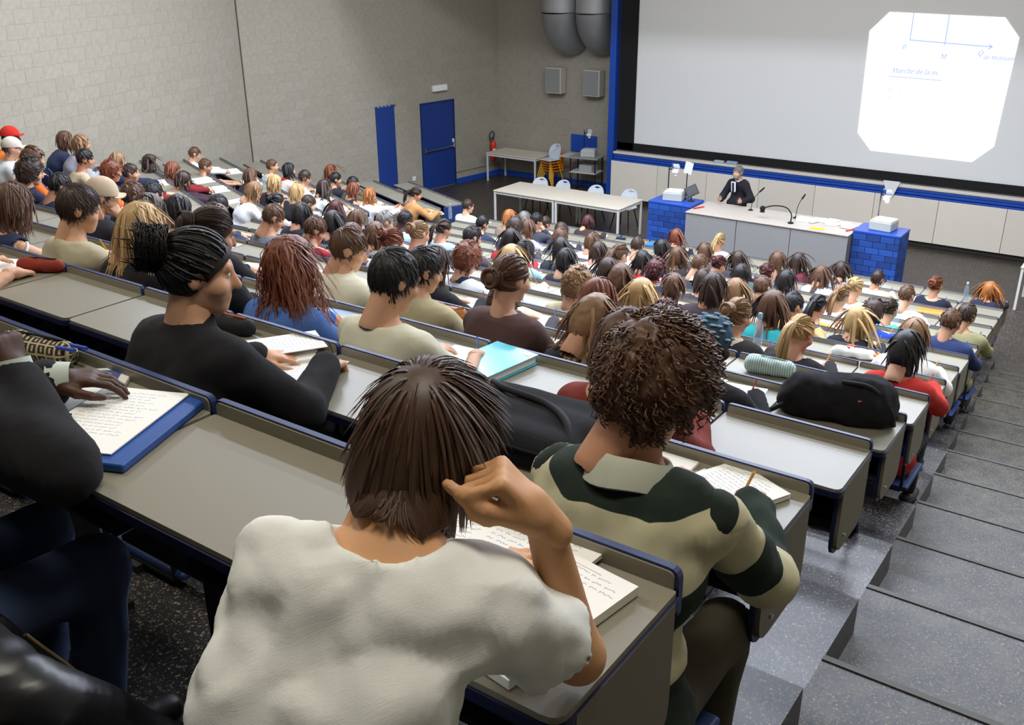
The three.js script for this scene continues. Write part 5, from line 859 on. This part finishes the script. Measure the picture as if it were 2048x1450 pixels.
{ const o = item('clipboard', 'white pad with a clip held by the wearer of striped shirt', 'clipboard', onDesk(1, -.83, .15), -.45); mesh('pad', rb(.21, .012, .3, .003, 0, .007, 0), paperM, o); mesh('written_page', sheetG.clone().translate(0, .014, 0), notesMat[2], o); mesh('clip', rb(.03, .014, .045, .004, .09, .022, -.02), chrome, o); }
[[-.9, .14, .3], [-.7, .19, -.15], [-.78, .12, -.05]].forEach(([x, f, a], i) => { const o = item('paper_pile', ['left open page of diagrams before the white T-shirt', 'thick pile of notes with yellow tab at the desk end', 'half-covered page in the middle of the notes'][i], 'paper', onDesk(0, x, f), a); mesh('stack', rb(.21, i === 1 ? .014 : .004, .297, .001, 0, .008 + .001 * i, 0), paperM, o); mesh('top_page', sheetG.clone().translate(0, i === 1 ? .0155 : .0105 + .001 * i, 0), notesMat[i], o); if (i === 1) mesh('yellow_tab', rb(.03, .002, .02, .0005, .11, .012, .1), mat(0xe8d23c, .7), o); });
{ // black rucksack
  const o = item('backpack', 'black fabric rucksack slumped on the desk with loose straps', 'backpack', onDesk(3, -1.14, .13), .35), F = new Field([-.32, 0, -.22], [.32, .3, .22], .01); F.cap(V(-.14, .09, 0), V(.15, .1, .01), .11, .125, .05).cap(V(.12, .07, .05), V(.2, .06, .04), .09, .075, .05).cap(V(-.2, .05, -.02), V(-.1, .09, 0), .05, .08, .05).warp((x, y, z) => .014 * noise.noise(x * 9, y * 9, z * 9) + .007 * noise.noise(x * 22, y * 22, z * 22)).cut((x, y, z) => .003 - y); mesh('sack', F.mesh(), cloth(0x18171c, .002), o);
  mesh('strap', tube([[-.18, .08, .03], [-.26, .04, .06], [-.32, .015, .1], [-.3, .012, .16]], .012, 24, 6), mat(0x121216, .8), o); mesh('strap', tube([[.02, .2, .06], [.14, .2, .1], [.24, .09, .1], [.26, .02, .1]], .012, 24, 6), mat(0x121216, .8), o); mesh('badge', rb(.02, .012, .004, .001, .1, .14, .13), mat(0xe08a5a, .6), o); }
{ const st = canvasTex(256, 32, (c) => { for (let i = 0; i < 16; i++) { c.fillStyle = i % 2 ? '#8fb0ac' : '#d4e2da'; c.fillRect(i * 16, 0, 16, 32); } }); const o = pouch('fabric_pouch', 'pale green and white striped fabric pouch', 4, -1.82, .15, .15, .2, .06, new THREE.MeshStandardMaterial({ map: st, roughness: .9 }), mat(0x9fb4b0, .7)); }
function bottle(label, p, cap, h = .2, lab) { const o = item('water_bottle', label, 'bottle', p); const k = h / .2; mesh('bottle', lathe([[0, .001], [.03, .001], [.033, .01], [.033, .12 * k], [.028, .15 * k], [.014, .175 * k], [.013, .19 * k]].map(q => q), 18), new THREE.MeshPhysicalMaterial({ color: 0xe6f0f6, roughness: .12, transmission: .85, thickness: 0, ior: 1.3 }), o); mesh('cap', lathe([[0, .21 * k], [.014, .21 * k], [.016, .185 * k], [0, .185 * k]], 14), mat(cap, .4), o); if (lab) mesh('band', new THREE.CylinderGeometry(.0338, .0338, .05, 18, 1, true).translate(0, .075, 0), mat(lab, .5), o); }
bottle('clear bottle with a yellow cap among the middle rows', onDesk(3, -4.72, .3), 0xe8b820, .2, 0xe8e8e0); bottle('tall clear water bottle with pale blue cap behind the blonde ponytail', onDesk(5, -2.28, .2), 0x8fc4e8, .3); bottle('clear water bottle near the white shirt by the stairs', onDesk(9, -2.3, .15), 0xa8cbe8, .26); bottle('clear water bottle on the front desk by the ginger hair', onDesk(13, -2.3, .2), 0xe0e4e8, .26);
{ const p = place('L', 12, -14.55, .17); bottle('clear water bottle in front of the camel blouse', [p[0], p[1] + DY, p[2]], 0x9fb8d8, .26); const q = place('L', 9, -15.7, .17); bottle('clear water bottle by the beige T-shirt', [q[0], q[1] + DY, q[2]], 0xe0e0e0, .24); }
{ const o = item('mobile_phone', 'black and red mobile phone on the desk beside the brown cardigan', 'phone', onDesk(3, -2.42, .2), .8); mesh('shell', rb(.055, .024, .13, .01, 0, .013, 0), mat(0x17171a, .3), o); mesh('stripe', rb(.056, .008, .1, .003, 0, .008, .01), mat(0xb0202a, .4), o); mesh('display', rb(.04, .002, .05, .001, 0, .0255, -.025), mat(0x7a8694, .15), o); }
{ const o = item('leather_bag', 'small tan leather bag lying open on a desk', 'bag', onDesk(3, -3.5, .13), .3), F = new Field([-.16, 0, -.1], [.16, .12, .1], .008); F.cap(V(-.1, .04, 0), V(.1, .035, 0), .045, .04, .03).warp((x, y, z) => .009 * noise.noise(x * 16, y * 16, z * 16)).cut((x, y, z) => .002 - y); mesh('pouch', F.mesh(), mat(0xa5682c, .55), o); mesh('flap', tube([[-.12, .06, .03], [-.05, .09, 0], [.05, .06, .02], [.12, .075, 0]], .012, 20, 6), mat(0x8f5622, .55), o); }
{ const o = item('carrier_bag', 'white plastic carrier bag with orange print and handles', 'bag', onDesk(6, -1.88, .16), .2), F = new Field([-.24, 0, -.14], [.24, .12, .14], .009); F.cap(V(-.13, .035, 0), V(.12, .035, .01), .045, .045, .04).warp((x, y, z) => .014 * noise.noise(x * 14, y * 14, z * 14)).cut((x, y, z) => .002 - y); mesh('bag', F.mesh(), mat(0xf2f0ec, .35), o); mesh('handle', tube([[.15, .05, .03], [.22, .05, .08], [.24, .03, .0], [.17, .04, -.04]], .012, 24, 6), mat(0xe8701c, .4), o); mesh('print', new THREE.TorusGeometry(.028, .007, 6, 18, 4.6).rotateX(-Math.PI / 2).translate(-.03, .083, 0), mat(0xe8601c, .5), o); }
{ const o = item('blue_folder', 'blue plastic folder on the front desk row', 'folder', onDesk(13, -7.35, .15), .1); mesh('cover', rb(.32, .02, .24, .005, 0, .011, 0), mat(0x2f7fc4, .35), o); mesh('spine', rb(.32, .022, .02, .005, 0, .0115, .12), mat(0x245f9c, .4), o); }
{ const o = item('pencil_box', 'dark navy glasses case on the front desk row', 'case', onDesk(13, -8.05, .15), .1); mesh('body', rb(.18, .04, .06, .018, 0, .021, 0), mat(0x1c2748, .5), o); mesh('seam', rb(.182, .004, .062, .002, 0, .024, 0), mat(0x10182f, .5), o); }
{ const o = item('paper_cup', 'white paper cup standing on a desk in the left part of the block', 'cup', onDesk(8, -8.62, .15)); mesh('cup', lathe([[0, .002], [.028, .002], [.037, .11], [.034, .11], [.026, .006], [0, .006]], 18), mat(0xf2f2ee, .6), o); mesh('rim', new THREE.TorusGeometry(.037, .003, 6, 18).rotateX(Math.PI / 2).translate(0, .11, 0), mat(0xf6f6f2, .5), o); }
{ const o = item('envelope', 'orange brown envelope beside the white shirt', 'envelope', onDesk(11, -2.36, .14), .15); mesh('envelope', rb(.3, .008, .2, .002, 0, .005, 0), mat(0xd98a3c, .7), o); mesh('flap', rb(.29, .002, .06, .0005, 0, .0102, -.06), mat(0xc97b30, .7), o); }
{ // football rucksack shape: white ball with dark patches
  const o = item('football', 'white football with dark patches among the front rows', 'ball', [-9.42, FL(12) + DY + .113, ROW[12].z + .17]); mesh('ball', new THREE.SphereGeometry(.112, 28, 20), mat(0xf0f0ee, .5), o); const g = (1 + Math.sqrt(5)) / 2; for (const v of [[0, 1, g], [0, -1, g], [1, g, 0], [-1, g, 0], [g, 0, 1], [-g, 0, 1], [0, 1, -g], [g, 0, -1], [-g, 0, -1], [1, -g, 0], [-1, -g, 0], [0, -1, -g]]) { const d = V(...v).normalize(), c = new THREE.CylinderGeometry(.032, .032, .006, 5); c.applyQuaternion(new THREE.Quaternion().setFromUnitVectors(V(0, 1, 0), d)); mesh('patch', c.translate(d.x * .111, d.y * .111, d.z * .111), mat(0x2a2a2e, .5), o); } }
{ // black leather jacket hung over the empty seat beside the suit
  const o = item('leather_jacket', 'black leather jacket draped over the empty seat near the white T-shirt', 'jacket', [-1.42, FL(0), -.6]), F = new Field([-.3, .2, -.3], [.3, .95, .3], .012), r = rng(9); F.cap(V(-.16, .84, .13), V(.16, .84, .13), .06, .06, .03); for (let i = 0; i < 9; i++) { const x = -.2 + i * .05; F.cap(V(x * .9, .84, .1), V(x * 1.15, .34 + .06 * r(), .02 - .08 * r()), .045, .04, .03); } F.cap(V(-.2, .8, .08), V(-.26, .42, -.1), .06, .05, .03).cap(V(.2, .8, .08), V(.25, .46, -.12), .06, .05, .03).warp((x, y, z) => .008 * noise.noise(x * 20, y * 6, z * 12)); o.scale.set(1, .84, 1); mesh('leather', F.mesh(), mat(0x131216, .38), o); mesh('zip', tube([[0, .8, .02], [.02, .6, -.06], [.01, .42, -.07]], .004, 16, 5), mat(0xb0a070, .35, { metalness: .8 }), o); }
renderer.render(scene, camera);
